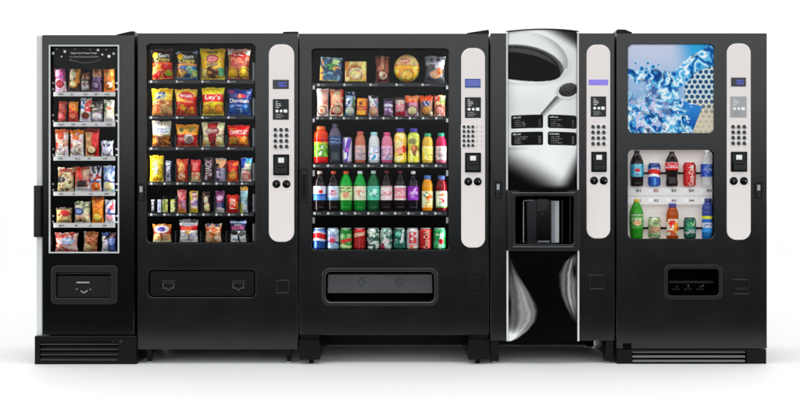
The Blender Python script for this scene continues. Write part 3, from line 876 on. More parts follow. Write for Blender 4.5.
def menu_ops():
    ops = []; rg = random.Random(4)
    for bx in (510.6, 545.2):
        for by in (115.2, 132.0):
            u0, u1 = (bx-508)/68, (bx+30.4-508)/68; v1, v0 = (190-by)/159, (190-by-13.6)/159
            ops.append(('r', u0+.012, v0, u1-.012, v1, '141414')); ops.append(('r', u0, v0+.006, u1, v1-.006, '141414'))
            hw = rg.uniform(.28, .5)
            n = int(hw*20)
            for i in range(n): 
                uu = u0+.03+i*.0185; ops.append(('r', uu, v1-.018, uu+.012, v1-.009+rg.uniform(-.003, 0), 'c8c8c8'))
            for k in range(4):
                vv = v1-.030-k*.0125; n = rg.randint(5, 13)
                for i in range(n):
                    uu = u0+.05+i*.016; ops.append(('r', uu, vv-.005, uu+.010, vv+rg.uniform(-.001, .001), '8a8a8a'))
                for i in range(2):
                    uu = u1-.07+i*.018; ops.append(('r', uu, vv-.005, uu+.012, vv, '8a8a8a'))
    return ops
def steam_art(U, V, C):
    x = 509 + U*68; y = 341 - V*90
    px = 500 + np.array([38, 70, 110, 140, 148, 140, 110, 70, 40])/3.81; py = 245 + np.array([40, 110, 170, 220, 250, 290, 325, 355, 369])/3.81
    xl = np.interp(y, py, px)
    r = (x-508)/np.maximum(xl-508, .1)
    w = fbm(y*.035, r*1.5, 2)*.5
    st = np.zeros_like(r)
    for c_, wd, am in ((.22, .10, .35), (.52, .09, .6), (.70, .10, .8), (.90, .07, .45)):
        st = st + am*np.exp(-((r-c_-(w-.25)*.9)/wd)**2)
    L = np.where(r < 1.02, (.20 + .32*st*sst(-.1, .4, r))*sst(1.02, .84, r), 0)
    L = L + np.where((r < 1), .6*np.exp(-((y-338)/7)**2)*(1-r)*1.3, 0)
    L = L*(1 - .96*np.exp(-((x-508.5)/3.2)**4 - ((y-306)/12)**2))
    L = L*(.15 + .85*sst(252, 292, y))
    px = 500 + np.array([300, 240, 213, 215, 225, 245, 272, 300])/3.81; py = 245 + np.array([18, 62, 110, 150, 190, 235, 285, 318])/3.81
    xr = np.interp(y, py, px); r = (578-x)/np.maximum(578-xr, .1)
    w = fbm(y*.04, r*1.5, 8)*.4; st = np.zeros_like(r)
    for c_, wd, am in ((.25, .10, .5), (.48, .09, .9), (.78, .10, .4)):
        st = st + am*np.exp(-((r-c_-(w-.2)*.9)/wd)**2)
    R = np.where((r < 1) & (x > xr), (.16 + .38*st)*sst(1.0, .75, r), 0)
    R = R*(1 - .97*np.exp(-((x-(574.0))/2.2)**2 - ((y-270)/8)**2))
    R = R*sst(250, 262, y)*sst(330, 300, y)
    L = np.clip(np.maximum(L, R)*1.25, .01, .9)
    return np.repeat((L**2.0)[..., None], 3, -1)

def bowed(name, root, x0, x1, yt, yb, y, bow, ops, res=.0032, m='poster', thick=.012):
    """printed sheet on a panel that bows forward"""
    X0, X1, Z0, Z1 = PX(x0), PX(x1), PZ(yb), PZ(yt)
    nu = int((X1-X0)/res); nv = int((Z1-Z0)/res)
    U, V = np.meshgrid(np.linspace(0, 1, nu), np.linspace(0, 1, nv))
    C = paint(U, V, ops, (X1-X0)/(Z1-Z0))
    Y = y - bow*(1-(2*U-1)**2)
    r = ROOT[0]
    v = np.stack([X0 + U*(X1-X0) - r[0], Y - r[1], Z0 + V*(Z1-Z0) - r[2]], -1).reshape(-1, 3)
    f = gridfaces(nu, nv)
    n0 = len(v); ring = [i for i in range(nu)] + [j*nu+nu-1 for j in range(1, nv)] + [(nv-1)*nu+i for i in range(nu-2, -1, -1)] + [j*nu for j in range(nv-2, 0, -1)]
    ex = v[ring].copy(); ex[:, 1] = y + thick - r[1]
    L = len(ring)
    for i in range(L):
        j = (i+1) % L; f.append((ring[j], ring[i], n0+i, n0+j))
    C = C.reshape(-1, 3); 
    ob = cmesh(name, np.vstack([v, ex]).tolist(), f, np.vstack([C, np.full((L, 3), .01)]), m, root, smooth=False)
    return ob

def machine_coffee():
    t = thing('coffee_machine', 'black hot drinks machine with large coffee cup poster and steam poster', 'vending machine', (PX(552), 0, 0), 'row of vending machines')
    carcass(t, 490.4, 614.6, 33.2, 340.6, inner=(PX(512), PX(576), PZ(254), PZ(186), .3))
    g = G(); g.plate(PX(490.6), PX(614.6), PZ(340.6), PZ(33.2), .004, 0, .034, holes=[hole(514, 573, 195.5, 244.5, 1)], c=.003, hc=.001, hm=1)
    g.build('door', ['paint', 'liner'], t)
    control(t, 586.4, 610, 44.8, 238.4, (588.4, 607.8, 79.8, 85.2), 'violet', (590.4, 605.8, 96.6, 116.8),
            (593, 598.4, 603.8), (127, 132.6, 138.3, 144), 2.25, (591, 606.4, 151.8, 172), ((593.8, 180.6), (603.4, 180.6)))
    BW = .085
    up = bowed('upper_poster', t, 508, 576.6, 32.2, 190, -.004, BW, [('fn', cup_art)] + menu_ops(), res=.0027)
    lo = bowed('lower_poster', t, 508.4, 577, 251.2, 340.8, -.004, .03, [('fn', steam_art)])
    for x0, x1, a, b, q in ((506, 507.8, 32.6, 190, 0), (576.8, 578.6, 32.6, 190, 0), (506.4, 508.2, 250.6, 341, 1), (577.2, 579, 250.6, 341, 1)):
        g = G(); g.box(PX(x0), PX(x1), -.013, -.0005, PZ(b), PZ(a)); g.build('poster_trim', 'edge', t, bevel=.002)
    # bowed cap over the poster
    g = G(); n = 24; X0, X1 = PX(506), PX(578.6); pts = []
    for k in range(n+1):
        u = k/n; pts.append((X0+(X1-X0)*u, -.006-BW*(1-(2*u-1)**2)-.003))
    o = [(p[0], p[1], PZ(32.2)+.001) for p in pts] + [(p[0], p[1], PZ(32.2)+.006) for p in pts] + [(p[0], -.001, PZ(32.2)+.001) for p in pts] + [(p[0], -.001, PZ(32.2)+.006) for p in pts]
    N = n+1; f = []
    for i in range(n): f += [(i, i+1, N+i+1, N+i), (N+i, N+i+1, 3*N+i+1, 3*N+i), (i, i+1, 2*N+i+1, 2*N+i), (2*N+i, 2*N+i+1, 3*N+i+1, 3*N+i)]
    f += [(0, N, 3*N, 2*N), (n, N+n, 3*N+n, 2*N+n)]
    g.add(o, f); g.build('poster_cap', 'paint_side', t)
    # cup station
    g = G(); g.plate(PX(507), PX(578.4), PZ(250.4), PZ(190.8), .01, -.045, -.0008, holes=[(PX(514.5), PX(572.5), PZ(244), PZ(196), .012)], c=.006, hc=.006, n=6)
    st = g.build('cup_station_surround', 'blacksoft', t, smooth=True)
    g = G(); g.box(PX(513), PX(574), .20, .204, PZ(245.4), PZ(194.6)); g.build('station_back', 'liner', st)
    g = G(); g.box(PX(527.4), PX(536.2), -.004, .10, PZ(242.6), PZ(200.4)); g.build('left_guide_panel', 'grey_plastic', st, bevel=.003)
    g = G(); g.box(PX(550.6), PX(558.2), -.038, -.01, PZ(242.6), PZ(200.8)); g.build('right_guide_panel', 'steelgrey', st, bevel=.003)
    g = G(); g.box(PX(561.6), PX(562.6), -.004, .10, PZ(243), PZ(200)); g.box(PX(569.2), PX(570), -.02, .10, PZ(243.5), PZ(197)); g.build('door_track', 'grey_plastic', st)
    g = G(); g.tube([(PX(523.2), -.012, PZ(242.6)), (PX(523.2), -.012, PZ(202)), (PX(524.4), -.012, PZ(200.4)), (PX(534), -.012, PZ(200.2))], .0026, 8); g.build('door_rim', 'steelgrey', st, smooth=True)
    g = G(); g.box(PX(538), PX(549), .03, .12, PZ(211), PZ(199)); g.disc(PX(543), PZ(214), [(.008, .03), (.010, .034), (.010, .07)], n=16); g.tube([(PX(541), .06, PZ(211)), (PX(542.4), .06, PZ(217))], .005, 10)
    g.build('drink_nozzle', 'grey_plastic', st, smooth=False)
    # half-round grille the cup stands on
    g = G(); vs = []; n = 20; cx = PX(541); R = PX(562)-PX(520)
    for k in range(n+1):
        w = math.pi + math.pi*k/n; vs.append((cx + R/2*math.cos(w), .07 + .105*math.sin(w)))
    top, bot = PZ(242.4), PZ(243.8)
    o = [(a, b, top) for a, b in vs] + [(a, b, bot) for a, b in vs]
    g.add(o, [tuple(range(n+1)), tuple(range(n+1, 2*n+2))] + [(i, i+1, n+2+i, n+1+i) for i in range(n)] + [(0, n, 2*n+1, n+1)])
    g.build('drip_tray', 'grey_plastic', st)
    g = G(); g.box(PX(537), PX(549), -.03, .0, PZ(242.2), PZ(240.6)); g.build('cup_rest', 'steelgrey', st, bevel=.002)
    # clear curved door
    g = G(); n = 18; vs = []
    for k in range(n+1):
        w = math.pi + math.pi*k/n; vs.append((PX(541.5) + (PX(559.5)-PX(523.5))/2*math.cos(w), .0 + .055*math.sin(w)))
    a, b = PZ(242), PZ(200)
    g.add([(p[0], p[1], a) for p in vs] + [(p[0], p[1], b) for p in vs] , [(i, i+1, n+2+i, n+1+i) for i in range(n)])
    o = g.build('curved_door', 'acrylic', st); sd = o.modifiers.new('thickness', 'SOLIDIFY'); sd.thickness = .002
    # brow ledge with highlight edge
    g = G(); pts = [(PX(511+62*k/20), -.050-.03*math.sin(math.pi*k/20), PZ(193.2)) for k in range(21)]
    g.tube(pts, .0065, 10); g.build('ledge_trim', 'ledge', st, smooth=True)
    g = G(); pts = [(PX(512+60*k/20), -.048-.02*math.sin(math.pi*k/20), PZ(246.4)) for k in range(21)]
    g.tube(pts, .0065, 10); g.build('ledge_trim', 'ledge', st, smooth=True)
    coin_cup(t, 589, 603.6, 274.6, 289.5, deep=False)
    lock(t, 494.8, 501.4, 181.4, 198.6)
    for x0, x1 in ((490.8, 499.2), (606.2, 614.2)):
        for y0 in (.02, .62):
            g = G(); g.box(PX(x0), PX(x1), y0, y0+.09, .012, PZ(341.2)); L = g.build('leg', 'black', t, bevel=.002)
            g = G(); c = (PX(x0)+PX(x1))/2; g.tube([(c, y0+.045, 0), (c, y0+.045, .012)], .016, 14); g.build('foot_pad', 'steelgrey', L)
    return t

# ================================================================== MACHINE 5
def splash_art(U, V, C):
    x = U; y = V
    wx = x + .10*(fbm(x*5, y*5, 11)-.5); wy = y + .10*(fbm(x*5, y*5, 17)-.5)
    n = fbm(wx*6, wy*7, 3, 4); n2 = fbm(wx*16, wy*12, 9, 3)
    mixc = lambda a, b, t: a*(1-t[..., None]) + b*t[..., None]
    A = lambda h: np.array(lin(h))
    base = mixc(A('c6cbe2'), A('94b6da'), sst(1.0, .45, y))
    base = mixc(base, A('2fa4dc'), sst(.50, .80, x + .25*(y-.8))*sst(.45, .8, y))
    base = mixc(base, A('0b5fae'), sst(.78, 1., x)*sst(.62, .95, y)*.8)
    # honeycomb sheet on the right
    s = 15.5; hx = x*s; hy = y*s*1.02
    row = np.floor(hy/.866); ox = np.where(row % 2 == 0, 0, .5); cx = np.round(hx-ox)+ox; cy = (row+.5)*.866
    dd = np.sqrt((hx-cx)**2 + (hy-cy)**2)
    holec = mixc(A('1c4f78'), A('5f6a72'), sst(.45, .2, y)); webc = mixc(A('c9d6dc'), A('d9d0b8'), sst(.45, .22, y))
    comb = np.where((dd < .36)[..., None], holec, webc)
    soft = sst(.34, .16, y)
    comb = mixc(comb, A('d6cbb2'), soft*.75)
    edge = (x > .56 + .10*np.sin(y*4)) & (y < .66 + .32*(x-.7)) 
    base = np.where(edge[..., None], comb, base)
    # deep blue pane edge in the middle
    pane = inpoly(x, y, [(.52, .40), (.86, .30), (.74, .0), (.60, .0), (.50, .2)])
    base = np.where(pane[..., None], mixc(A('0e4fa0'), A('2f86d2'), sst(.0, .38, y)), base)
    # splash body: lower left, a crown to the left, an arm up to the right
    def dseg(pts, wd):
        d = np.full(x.shape, 9.)
        for (a, b), (c, e), w0 in zip(pts[:-1], pts[1:], wd):
            t = np.clip(((wx-a)*(c-a) + (wy-b)*(e-b))/((c-a)**2+(e-b)**2), 0, 1)
            d = np.minimum(d, np.sqrt((wx-a-t*(c-a))**2 + (wy-b-t*(e-b))**2)/w0)
        return d
    d1 = dseg([(.0, .68), (.14, .62), (.30, .66), (.44, .56), (.60, .62), (.72, .74), (.88, .82), (1.0, .93)], [.055, .07, .085, .09, .085, .085, .10])
    d2 = dseg([(.44, .58), (.50, .40), (.60, .22), (.70, .05)], [.13, .10, .07])
    d3 = dseg([(.30, .64), (.36, .45), (.30, .28)], [.10, .13])
    low = sst(.52, .30, wy + .35*wx + .12*(n-.5))
    msk = np.maximum.reduce([sst(1.15, .85, d1), sst(1.1, .8, d2)*.9, sst(1.2, .7, d3)*.85, low*(x < .72)])
    ripple = .5 + .5*np.sin(n*20 + n2*4)
    w = mixc(A('0f4f9c'), A('3fa0dc'), sst(.1, .4, ripple)); w = mixc(w, A('6cc0e4'), sst(.45, .75, ripple)*.85); w = mixc(w, A('f0f8fc'), sst(.86, .98, ripple)*.9)
    dark = sst(.64, .70, n2)*.6; w = mixc(w, A('0c2c5c'), dark)
    base = mixc(base, w, msk)
    # violet haze of droplets, lower left
    base = mixc(base, A('c7c4e2'), sst(.53, .62, fbm(x*26, y*20, 21))*sst(.62, .2, y)*sst(.62, .3, x)*.8)
    base = mixc(base, A('f4f8ff'), sst(.76, .82, fbm(x*30, y*30, 31, 2))*sst(.8, .3, y)*(x < .75)*.9)
    base = mixc(base, A('08224e'), sst(.64, .72, fbm(x*14, y*22, 41, 3))*sst(.36, .1, y)*(x < .72)*.85)
    for cx_, cy_, r in ((.17, .72, .035), (.24, .78, .02), (.30, .74, .03), (.10, .78, .015), (.22, .68, .03), (.36, .76, .015), (.68, .60, .03), (.80, .70, .02)):
        q = ((x-cx_)**2 + (y-cy_)**2)/(r*r); base = np.where((q < 1)[..., None], mixc(A('1b79b8'), A('bfe6f2'), sst(.3, .9, q)), base)
    return base

def machine_right():
    t = thing('display_front_machine', 'black soda machine with blue water splash picture, rightmost of the five machines', 'vending machine', (PX(691.5), 0, 0), 'row of vending machines')
    carcass(t, 616.4, 767, 33.2, 349, shade_skirt=False, inner=(PX(622), PX(722), PZ(246), PZ(140), .25))
    g = G(); g.plate(PX(616.6), PX(767), PZ(348.6), PZ(33.2), .004, 0, .034,
        holes=[hole(628, 714, 44, 133, 5.5), hole(628, 714, 149.6, 238.8, 5.5), hole(667.3, 718.6, 268.5, 295.6, 3.5)], c=.003, hc=.003, hm=1)
    g.build('door', ['paint', 'liner'], t)
    # picture panel
    y = .007; nu = 200; nv = 206; X0, X1, Z0, Z1 = PX(627), PX(715), PZ(134), PZ(43)
    U, V = np.meshgrid(np.linspace(0, 1, nu), np.linspace(0, 1, nv)); C = paint(U, V, [('fn', splash_art)])
    r = ROOT[0]
    v = np.stack([X0+U*(X1-X0)-r[0], y+0*U, Z0+V*(Z1-Z0)-r[2]], -1).reshape(-1, 3)
    v2 = v.copy(); f = gridfaces(nu, nv)
    n0 = len(v); ring = [i for i in range(nu)] + [j*nu+nu-1 for j in range(1, nv)] + [(nv-1)*nu+i for i in range(nu-2, -1, -1)] + [j*nu for j in range(nv-2, 0, -1)]
    ex = v[ring].copy(); ex[:, 1] = y+.006
    f += [(ring[(i+1) % len(ring)], ring[i], n0+i, n0+(i+1) % len(ring)) for i in range(len(ring))]
    cmesh('picture_panel', np.vstack([v, ex]).tolist(), f, np.vstack([C.reshape(-1, 3), np.full((len(ring), 3), .05)]), 'poster', t, smooth=False)
    g = G(); g.box(PX(627), PX(715), .020, .024, PZ(239.8), PZ(148.6)); g.build('window_glass', 'glass', t)
    # display bed
    g = G(); y = .118
    g.box(PX(618, y), PX(724, y), y, y+.004, PZ(244, y), PZ(144, y))
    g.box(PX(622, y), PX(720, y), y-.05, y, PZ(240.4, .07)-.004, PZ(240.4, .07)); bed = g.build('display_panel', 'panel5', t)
    yy = .07
    g = G(); g.box(PX(621, yy), PX(721, yy), yy, yy+.045, PZ(204.5, yy), PZ(187.4, yy)); g.box(PX(621, yy), PX(721, yy), yy-.001, yy, PZ(196.2, yy), PZ(195.8, yy), 1)
    ps = g.build('selection_strip', ['strip5', 'greyprint'], bed, bevel=.0005)
    cx5 = (636.6, 654.2, 672, 689.5, 707.4)
    for row, (zy, L) in enumerate(((190.6, 'B'), (200.4, 'A'))):
        for k, c in enumerate(cx5):
            g = G(); Y = yy-.002
            g.plate(PX(c-6, Y), PX(c-1.6, Y), PZ(zy+2.2, Y), PZ(zy-2.2, Y), .001, Y, Y+.0015, c=.0003, m=0)
            g.text('%s%d' % (L, k+1), PX(c+2.0, Y), PZ(zy, Y), 4.6*S, 2.6*S, Y, m=2 if (row, k) == (0, 1) else 1)
            g.build('selection_tag', ['white', 'keydark', 'redink'], ps)
    for zy, g_ in ((173.2, (645.6, 663, 681.2, 698.4)), (228.2, (645.6, 663.6, 681.4, 699))):
        for c in g_:
            g = G(); Y = .075; g.box(PX(c-2.4, Y), PX(c+2.4, Y), Y-.004, Y+.038, PZ(zy+1.0, Y), PZ(zy-1.0, Y)); g.disc(PX(c-1.9, Y), PZ(zy, Y), [(.007, Y-.008), (.008, Y-.004)], n=12); g.disc(PX(c+1.9, Y), PZ(zy, Y), [(.007, Y-.008), (.008, Y-.004)], n=12)
            g.build('holder_clip', 'black', bed)
    control(t, 726.6, 750.4, 43.6, 239.8, (730.6, 745.4, 77.8, 86.6), 'dark', (729.8, 746, 96.6, 117.5),
            (732.8, 738.4, 744), (127, 132.5, 138, 143.5), 2.3, (730.3, 746.6, 151.8, 171.8), ((733.2, 181), (743.4, 181)), pale=True)
    # delivery port
    g = G(); g.plate(PX(663.4), PX(722.4), PZ(299.6), PZ(264.4), 7*S, -.012, -.0005, holes=[hole(667.5, 718.4, 268.8, 295.4, 3.5)], c=.005, hc=.004, n=10)
    g.build('delivery_surround', 'portgrey', t, smooth=True)
    g = G(); a, b, c, d = PX(665), PX(721), PZ(298), PZ(266)
    g.box(a, b, .2, .204, c, d); g.box(a, a+.004, .036, .2, c, d); g.box(b-.004, b, .036, .2, c, d); g.box(a+.004, b-.004, .036, .2, c, c+.004); g.box(a+.004, b-.004, .036, .2, d-.004, d)
    dp = g.build('delivery_port', 'liner', t)
    g = G(); g.box(PX(671), PX(717), .05, .07, PZ(284), PZ(281.5)); g.build('port_bar', 'blacksoft', dp, bevel=.002)
    for xx in (679, 691, 704):
        g = G(); g.disc(PX(xx), PZ(287.5), [(.006, .05), (.012, .056), (.012, .08)], n=14); g.box(PX(xx-3.6), PX(xx+3.6), .07, .09, PZ(291), PZ(289)); g.build('port_roller', 'blacksoft', dp, smooth=True)
    for xx in (690.5, 705.5):
        g = G(); g.disc(PX(xx), PZ(286), [(.003, .044), (.004, .046), (.004, .05)], n=12); g.build('port_screw', 'chrome', dp)
    coin_cup(t, 733, 748.6, 279, 294.6, deep=False, slit=True)
    lock(t, 754.6, 762.2, 182.4, 198.6)
    # plinth
    g = G(); g.plate(PX(617), PX(766.6), 0.0, PZ(349.2), .002, .004, .036, holes=[(PX(632), PX(747), -.01+.012, PZ(351), .003)], c=.002)
    g.box(PX(617.2), PX(632), .037, .7, .003, PZ(349.2)-.002); g.box(PX(747), PX(766.4), .037, .7, .003, PZ(349.2)-.002)
    g.box(PX(632), PX(747), .60, .7, .003, PZ(349.2)-.002)
    bs = g.build('base_plinth', 'black', t)
    g = G(); g.box(PX(622.8), PX(631.4), -.001, .0035, PZ(348.5), PZ(343.2)); g.build('plinth_cutout', 'liner', bs)
    for zz in (351.9, 356.6, 361.0):
        g = G(); a, b = PX(633), PX(746); z = PZ(zz)
        g.add([(a,.010,z-.006),(b,.010,z-.006),(b,.020,z+.005),(a,.020,z+.005),(a,.013,z-.008),(b,.013,z-.008),(b,.023,z+.003),(a,.023,z+.003)],
              [(0,1,2,3),(4,5,6,7),(0,1,5,4),(1,2,6,5),(2,3,7,6),(3,0,4,7)]); g.build('louvre', 'louvre', bs)
    g = G(); g.box(PX(632.4), PX(746.6), .040, .044, .004, PZ(350)); g.build('grille_recess', 'liner', bs)
    hinge(t, ((616.6, 33), (616.6, 29.8), (619, 28.9), (626, 29.2), (630, 31), (632.5, 31.8), (632.5, 33)))
    return t
# ------------------------------------------------------------------ products
def products():
    Y = .098
    sd = [10]
    def row(where, group, pb, items, y=Y):
        for it in items:
            kind, name, cat, look, x0, x1, yt, ops = it[:8]; kw = it[8] if len(it) > 8 else {}
            sd[0] += 1
            kw = dict(kw); kw.setdefault('seed', sd[0]); yy = kw.pop('y', y)
            pbb = kw.pop('pb', pb)
            t = kw.pop('t', {'bag': .040, 'bar': .020, 'carton': .03, 'round': .04}[kind])
            pack(name, cat, look + ' ' + where, group, x0, x1, yt, pbb, yy, ops, t=t, kind=kind, **kw)
    # ---- narrow machine
    G1 = 'frozen snacks in the narrow machine'
    row('on the top shelf of the narrow machine', G1, 92, [
        ('bag', 'snack_pack', 'ice cream', 'pink and white wrapper', 55, 67, 63.6, [('gr', 'e9c6d6', 'f3e9ee'), ('r', .0, .45, 1, .8, 'd78fb6'), ('r', .55, .35, 1, .95, 'cf6aa4'), ('e', .35, .65, .2, .12, 'f4dbe6'), ('e', .5, .26, .34, .14, '8f2038'), ('e', .5, .27, .2, .08, 'c0475c'), ('n', 18, .72, '7a3a66', (0, .4, 1, .9))], dict(t=.02, tilt=-3)),
        ('bag', 'snack_pack', 'ice cream', 'brown wrapper with orange right edge', 67.4, 79.8, 63, [('bg', '3a1f17'), ('r', .66, .3, 1, 1, 'e2944a'), ('p', [(.2, .9), (.6, .98), (.5, .8)], 'e9e0cf'), ('e', .42, .58, .24, .24, 'd9cfae'), ('n', 14, .6, '4a2618', (.1, .3, .65, .9)), ('e', .5, .25, .34, .13, 'c88a3c'), ('e', .48, .26, .22, .09, 'efe3b8')], dict(t=.02, tilt=3)),
        ('bar', 'snack_pack', 'ice cream', 'short brown and grey wrapper', 80.6, 90.4, 72, [('bg', '4b2c22'), ('r', .1, .6, .9, .95, 'a46a50'), ('n', 12, .55, '2b1711'), ('r', .15, .08, .85, .42, 'c9c2bd'), ('n', 16, .6, '6d4a40', (0, 0, 1, .5)), ('t', 'MINI', .5, .48, .6, .09, 'e9dccb')], {}),
        ('bar', 'snack_pack', 'ice cream', 'brown and violet wrapper', 91.4, 101.4, 68, [('bg', '7d5a80'), ('r', 0, .62, 1, 1, '8a5a44'), ('n', 10, .55, 'c49270', (0, .6, 1, 1)), ('n', 14, .6, '3a2450', (0, .1, 1, .6)), ('e', .5, .26, .34, .16, '30284e'), ('e', .5, .26, .22, .11, 'a894b8')], dict(tilt=3)),
        ('bag', 'snack_pack', 'ice cream', 'tall bright orange wrapper', 103.8, 115.4, 62.8, [('gr', 'e8842a', 'f09038'), ('r', .1, .84, .9, .97, 'd46a18'), ('t', 'ORANGE', .5, .62, .5, .16, 'f8d9a8', 1), ('n', 9, .7, 'f7b468'), ('e', .5, .22, .36, .15, '8f4a1c'), ('e', .55, .23, .28, .11, 'f6e4c4'), ('e', .42, .2, .12, .06, 'd06a28')], dict(t=.022, tilt=-2)),
    ])
    row('on the second shelf of the narrow machine', G1, 121.8, [
        ('bar', 'snack_pack', 'ice cream', 'dark red slim wrapper', 57.6, 66, 101.7, [('bg', '7e2a2c'), ('n', 10, .5, 'b8604a'), ('r', .25, .5, .8, .95, '96483c'), ('e', .45, .25, .4, .17, 'd0646c'), ('e', .4, .27, .22, .1, 'e08a8a')], dict(tilt=4)),
        ('bar', 'snack_pack', 'ice cream', 'orange and red wrapper', 68.6, 78.2, 101.8, [('bg', 'c8442c'), ('n', 8, .5, 'ee9a48', (0, .5, 1, 1)), ('r', .1, .8, .8, .95, 'f0a860'), ('e', .5, .27, .4, .18, '9c2e28'), ('e', .5, .27, .3, .13, 'f08a70')], {}),
        ('bar', 'snack_pack', 'ice cream', 'white, blue and red wrapper', 79.6, 90.6, 98.4, [('bg', 'e4e6ec'), ('r', 0, .5, .45, .9, '4a84bc'), ('r', .5, .42, 1, .92, 'd0504c'), ('n', 12, .6, 'f0f0f4', (0, .4, 1, 1)), ('e', .55, .25, .36, .15, '70361f'), ('r', 0, 0, .4, .14, 'eef0f4')], dict(tilt=3)),
        ('bar', 'snack_pack', 'ice cream', 'dark wrapper with white round scoop', 91, 103, 101.6, [('bg', '6f6468'), ('n', 9, .5, 'cfc4b8', (0, .5, 1, .95)), ('n', 13, .6, '3e2c28', (0, .5, 1, 1)), ('e', .5, .24, .44, .24, 'efe9ee'), ('o', .5, .25, .42, .22, '9a90a4', .82)], {}),
        ('bar', 'snack_pack', 'ice cream', 'cream and green wrapper with orange spot', 104, 114.4, 100, [('bg', 'e9e6da'), ('r', 0, .45, .35, .85, '4b7c50'), ('e', .55, .62, .3, .09, 'd8662c'), ('n', 12, .66, 'b9b29c'), ('e', .5, .25, .42, .2, 'f4efe2'), ('o', .5, .26, .38, .17, 'b8a888', .8)], {}),
    ])
    sand = lambda a, b: [('bg', 'ece6e4'), ('r', 0, .82, 1, 1, b), ('p', [(.2, .95), (.75, .9), (.7, .6), (.25, .62)], a), ('n', 7, .62, 'd8b0a0', (0, .3, 1, .9)), ('r', .04, .3, .3, .5, 'c85a50'), ('e', .42, .2, .34, .15, 'd8ccca'), ('o', .45, .22, .36, .17, '9a7c74', .88), ('n', 14, .7, 'a46a58', (0, .1, .8, .6))]
    row('on the third shelf of the narrow machine', G1, 156.4, [
        ('bag', 'snack_pack', 'ice cream', 'white wrapper with red mark, leftmost', 55, 68.8, 129.4, sand('c4563c', 'c86a40'), dict(t=.024)),
        ('bag', 'snack_pack', 'ice cream', 'white wrapper with orange mark', 70, 84.2, 129.8, sand('d87a34', 'e09048'), dict(t=.024)),
        ('bag', 'snack_pack', 'ice cream', 'red wrapper with tan wave', 85, 99.6, 128.4, [('bg', 'c8242a'), ('fn', lambda U, V, C: np.where((U < .52 + .10*np.sin(V*7+1))[..., None], np.array(lin('d6ac7c')), C)), ('r', 0, .86, 1, 1, '8c1c20'), ('n', 8, .6, 'b88a62', (0, .3, .55, .9)), ('e', .48, .2, .34, .16, '7a1418'), ('e', .5, .24, .26, .12, 'f2dcb4')], dict(t=.024)),
        ('bag', 'snack_pack', 'ice cream', 'small white and violet cup pack', 101, 113.4, 140.8, [('bg', 'd9d9ea'), ('w', .62, .78, .05, 1.5, '4e4c88'), ('r', 0, .8, 1, 1, 'b8b6cc'), ('o', .5, .4, .4, .36, '23233c', .84), ('n', 10, .62, 'f4f4fa')], dict(t=.03)),
    ])
    row('on the fourth shelf of the narrow machine', G1, 191.4, [
        ('bag', 'snack_pack', 'sandwich', 'cream sandwich pack with navy oval', 57, 74, 168, [('bg', 'd8c3a0'), ('n', 6, .5, 'ecdcbc'), ('r', .1, .80, .9, .95, '8d6a5e'), ('n', 9, .62, 'b45a40', (.2, .7, 1, 1)), ('e', .28, .48, .30, .14, '2c3850'), ('e', .6, .22, .34, .18, 'f0dcb0'), ('n', 12, .7, '7a5a3c')], dict(t=.04, tilt=2)),
        ('bag', 'snack_pack', 'sandwich', 'pack with red stripes and white tray', 74.4, 91, 166.8, [('bg', '9a5648'), ('p', [(.15, .95), (.4, .98), (.6, .5), (.45, .4)], 'd0402c'), ('p', [(.0, .8), (.2, .8), (.3, .3), (.05, .3)], 'c84838'), ('r', .62, .5, .95, .9, 'b89a84'), ('r', .25, .2, .8, .44, '2c1612'), ('r', 0, 0, 1, .18, 'f0eeee'), ('r', 0, .0, .12, .5, 'e8dcd8'), ('r', .88, .0, 1, .4, 'e8dcd8')], dict(t=.04)),
        ('bar', 'snack_pack', 'sandwich', 'clear topped pouch with orange base', 89.8, 101.6, 166.4, [('bg', 'c2c2cc'), ('p', [(.1, 1), (.35, 1), (.6, .7), (.3, .72)], '3c3c42'), ('p', [(.55, 1), (.95, 1), (.8, .6)], '24242a'), ('n', 9, .6, 'a03a3c', (0, .35, 1, .7)), ('r', .1, .35, .9, .42, '44507e'), ('e', .55, .2, .4, .17, 'd8743c'), ('n', 10, .6, 'e8b890', (0, 0, 1, .3))], {}),
        ('bar', 'snack_pack', 'sandwich', 'pale blue pouch with tan base', 103.4, 114.8, 165.8, [('bg', 'a8b6d4'), ('n', 8, .5, '6c80b4', (0, .4, 1, 1)), ('n', 12, .6, 'e8ecf4', (0, .4, 1, 1)), ('e', .5, .2, .42, .2, 'e4d6ac'), ('w', .36, .42, .02, 1, '3c4470')], {}),
    ])
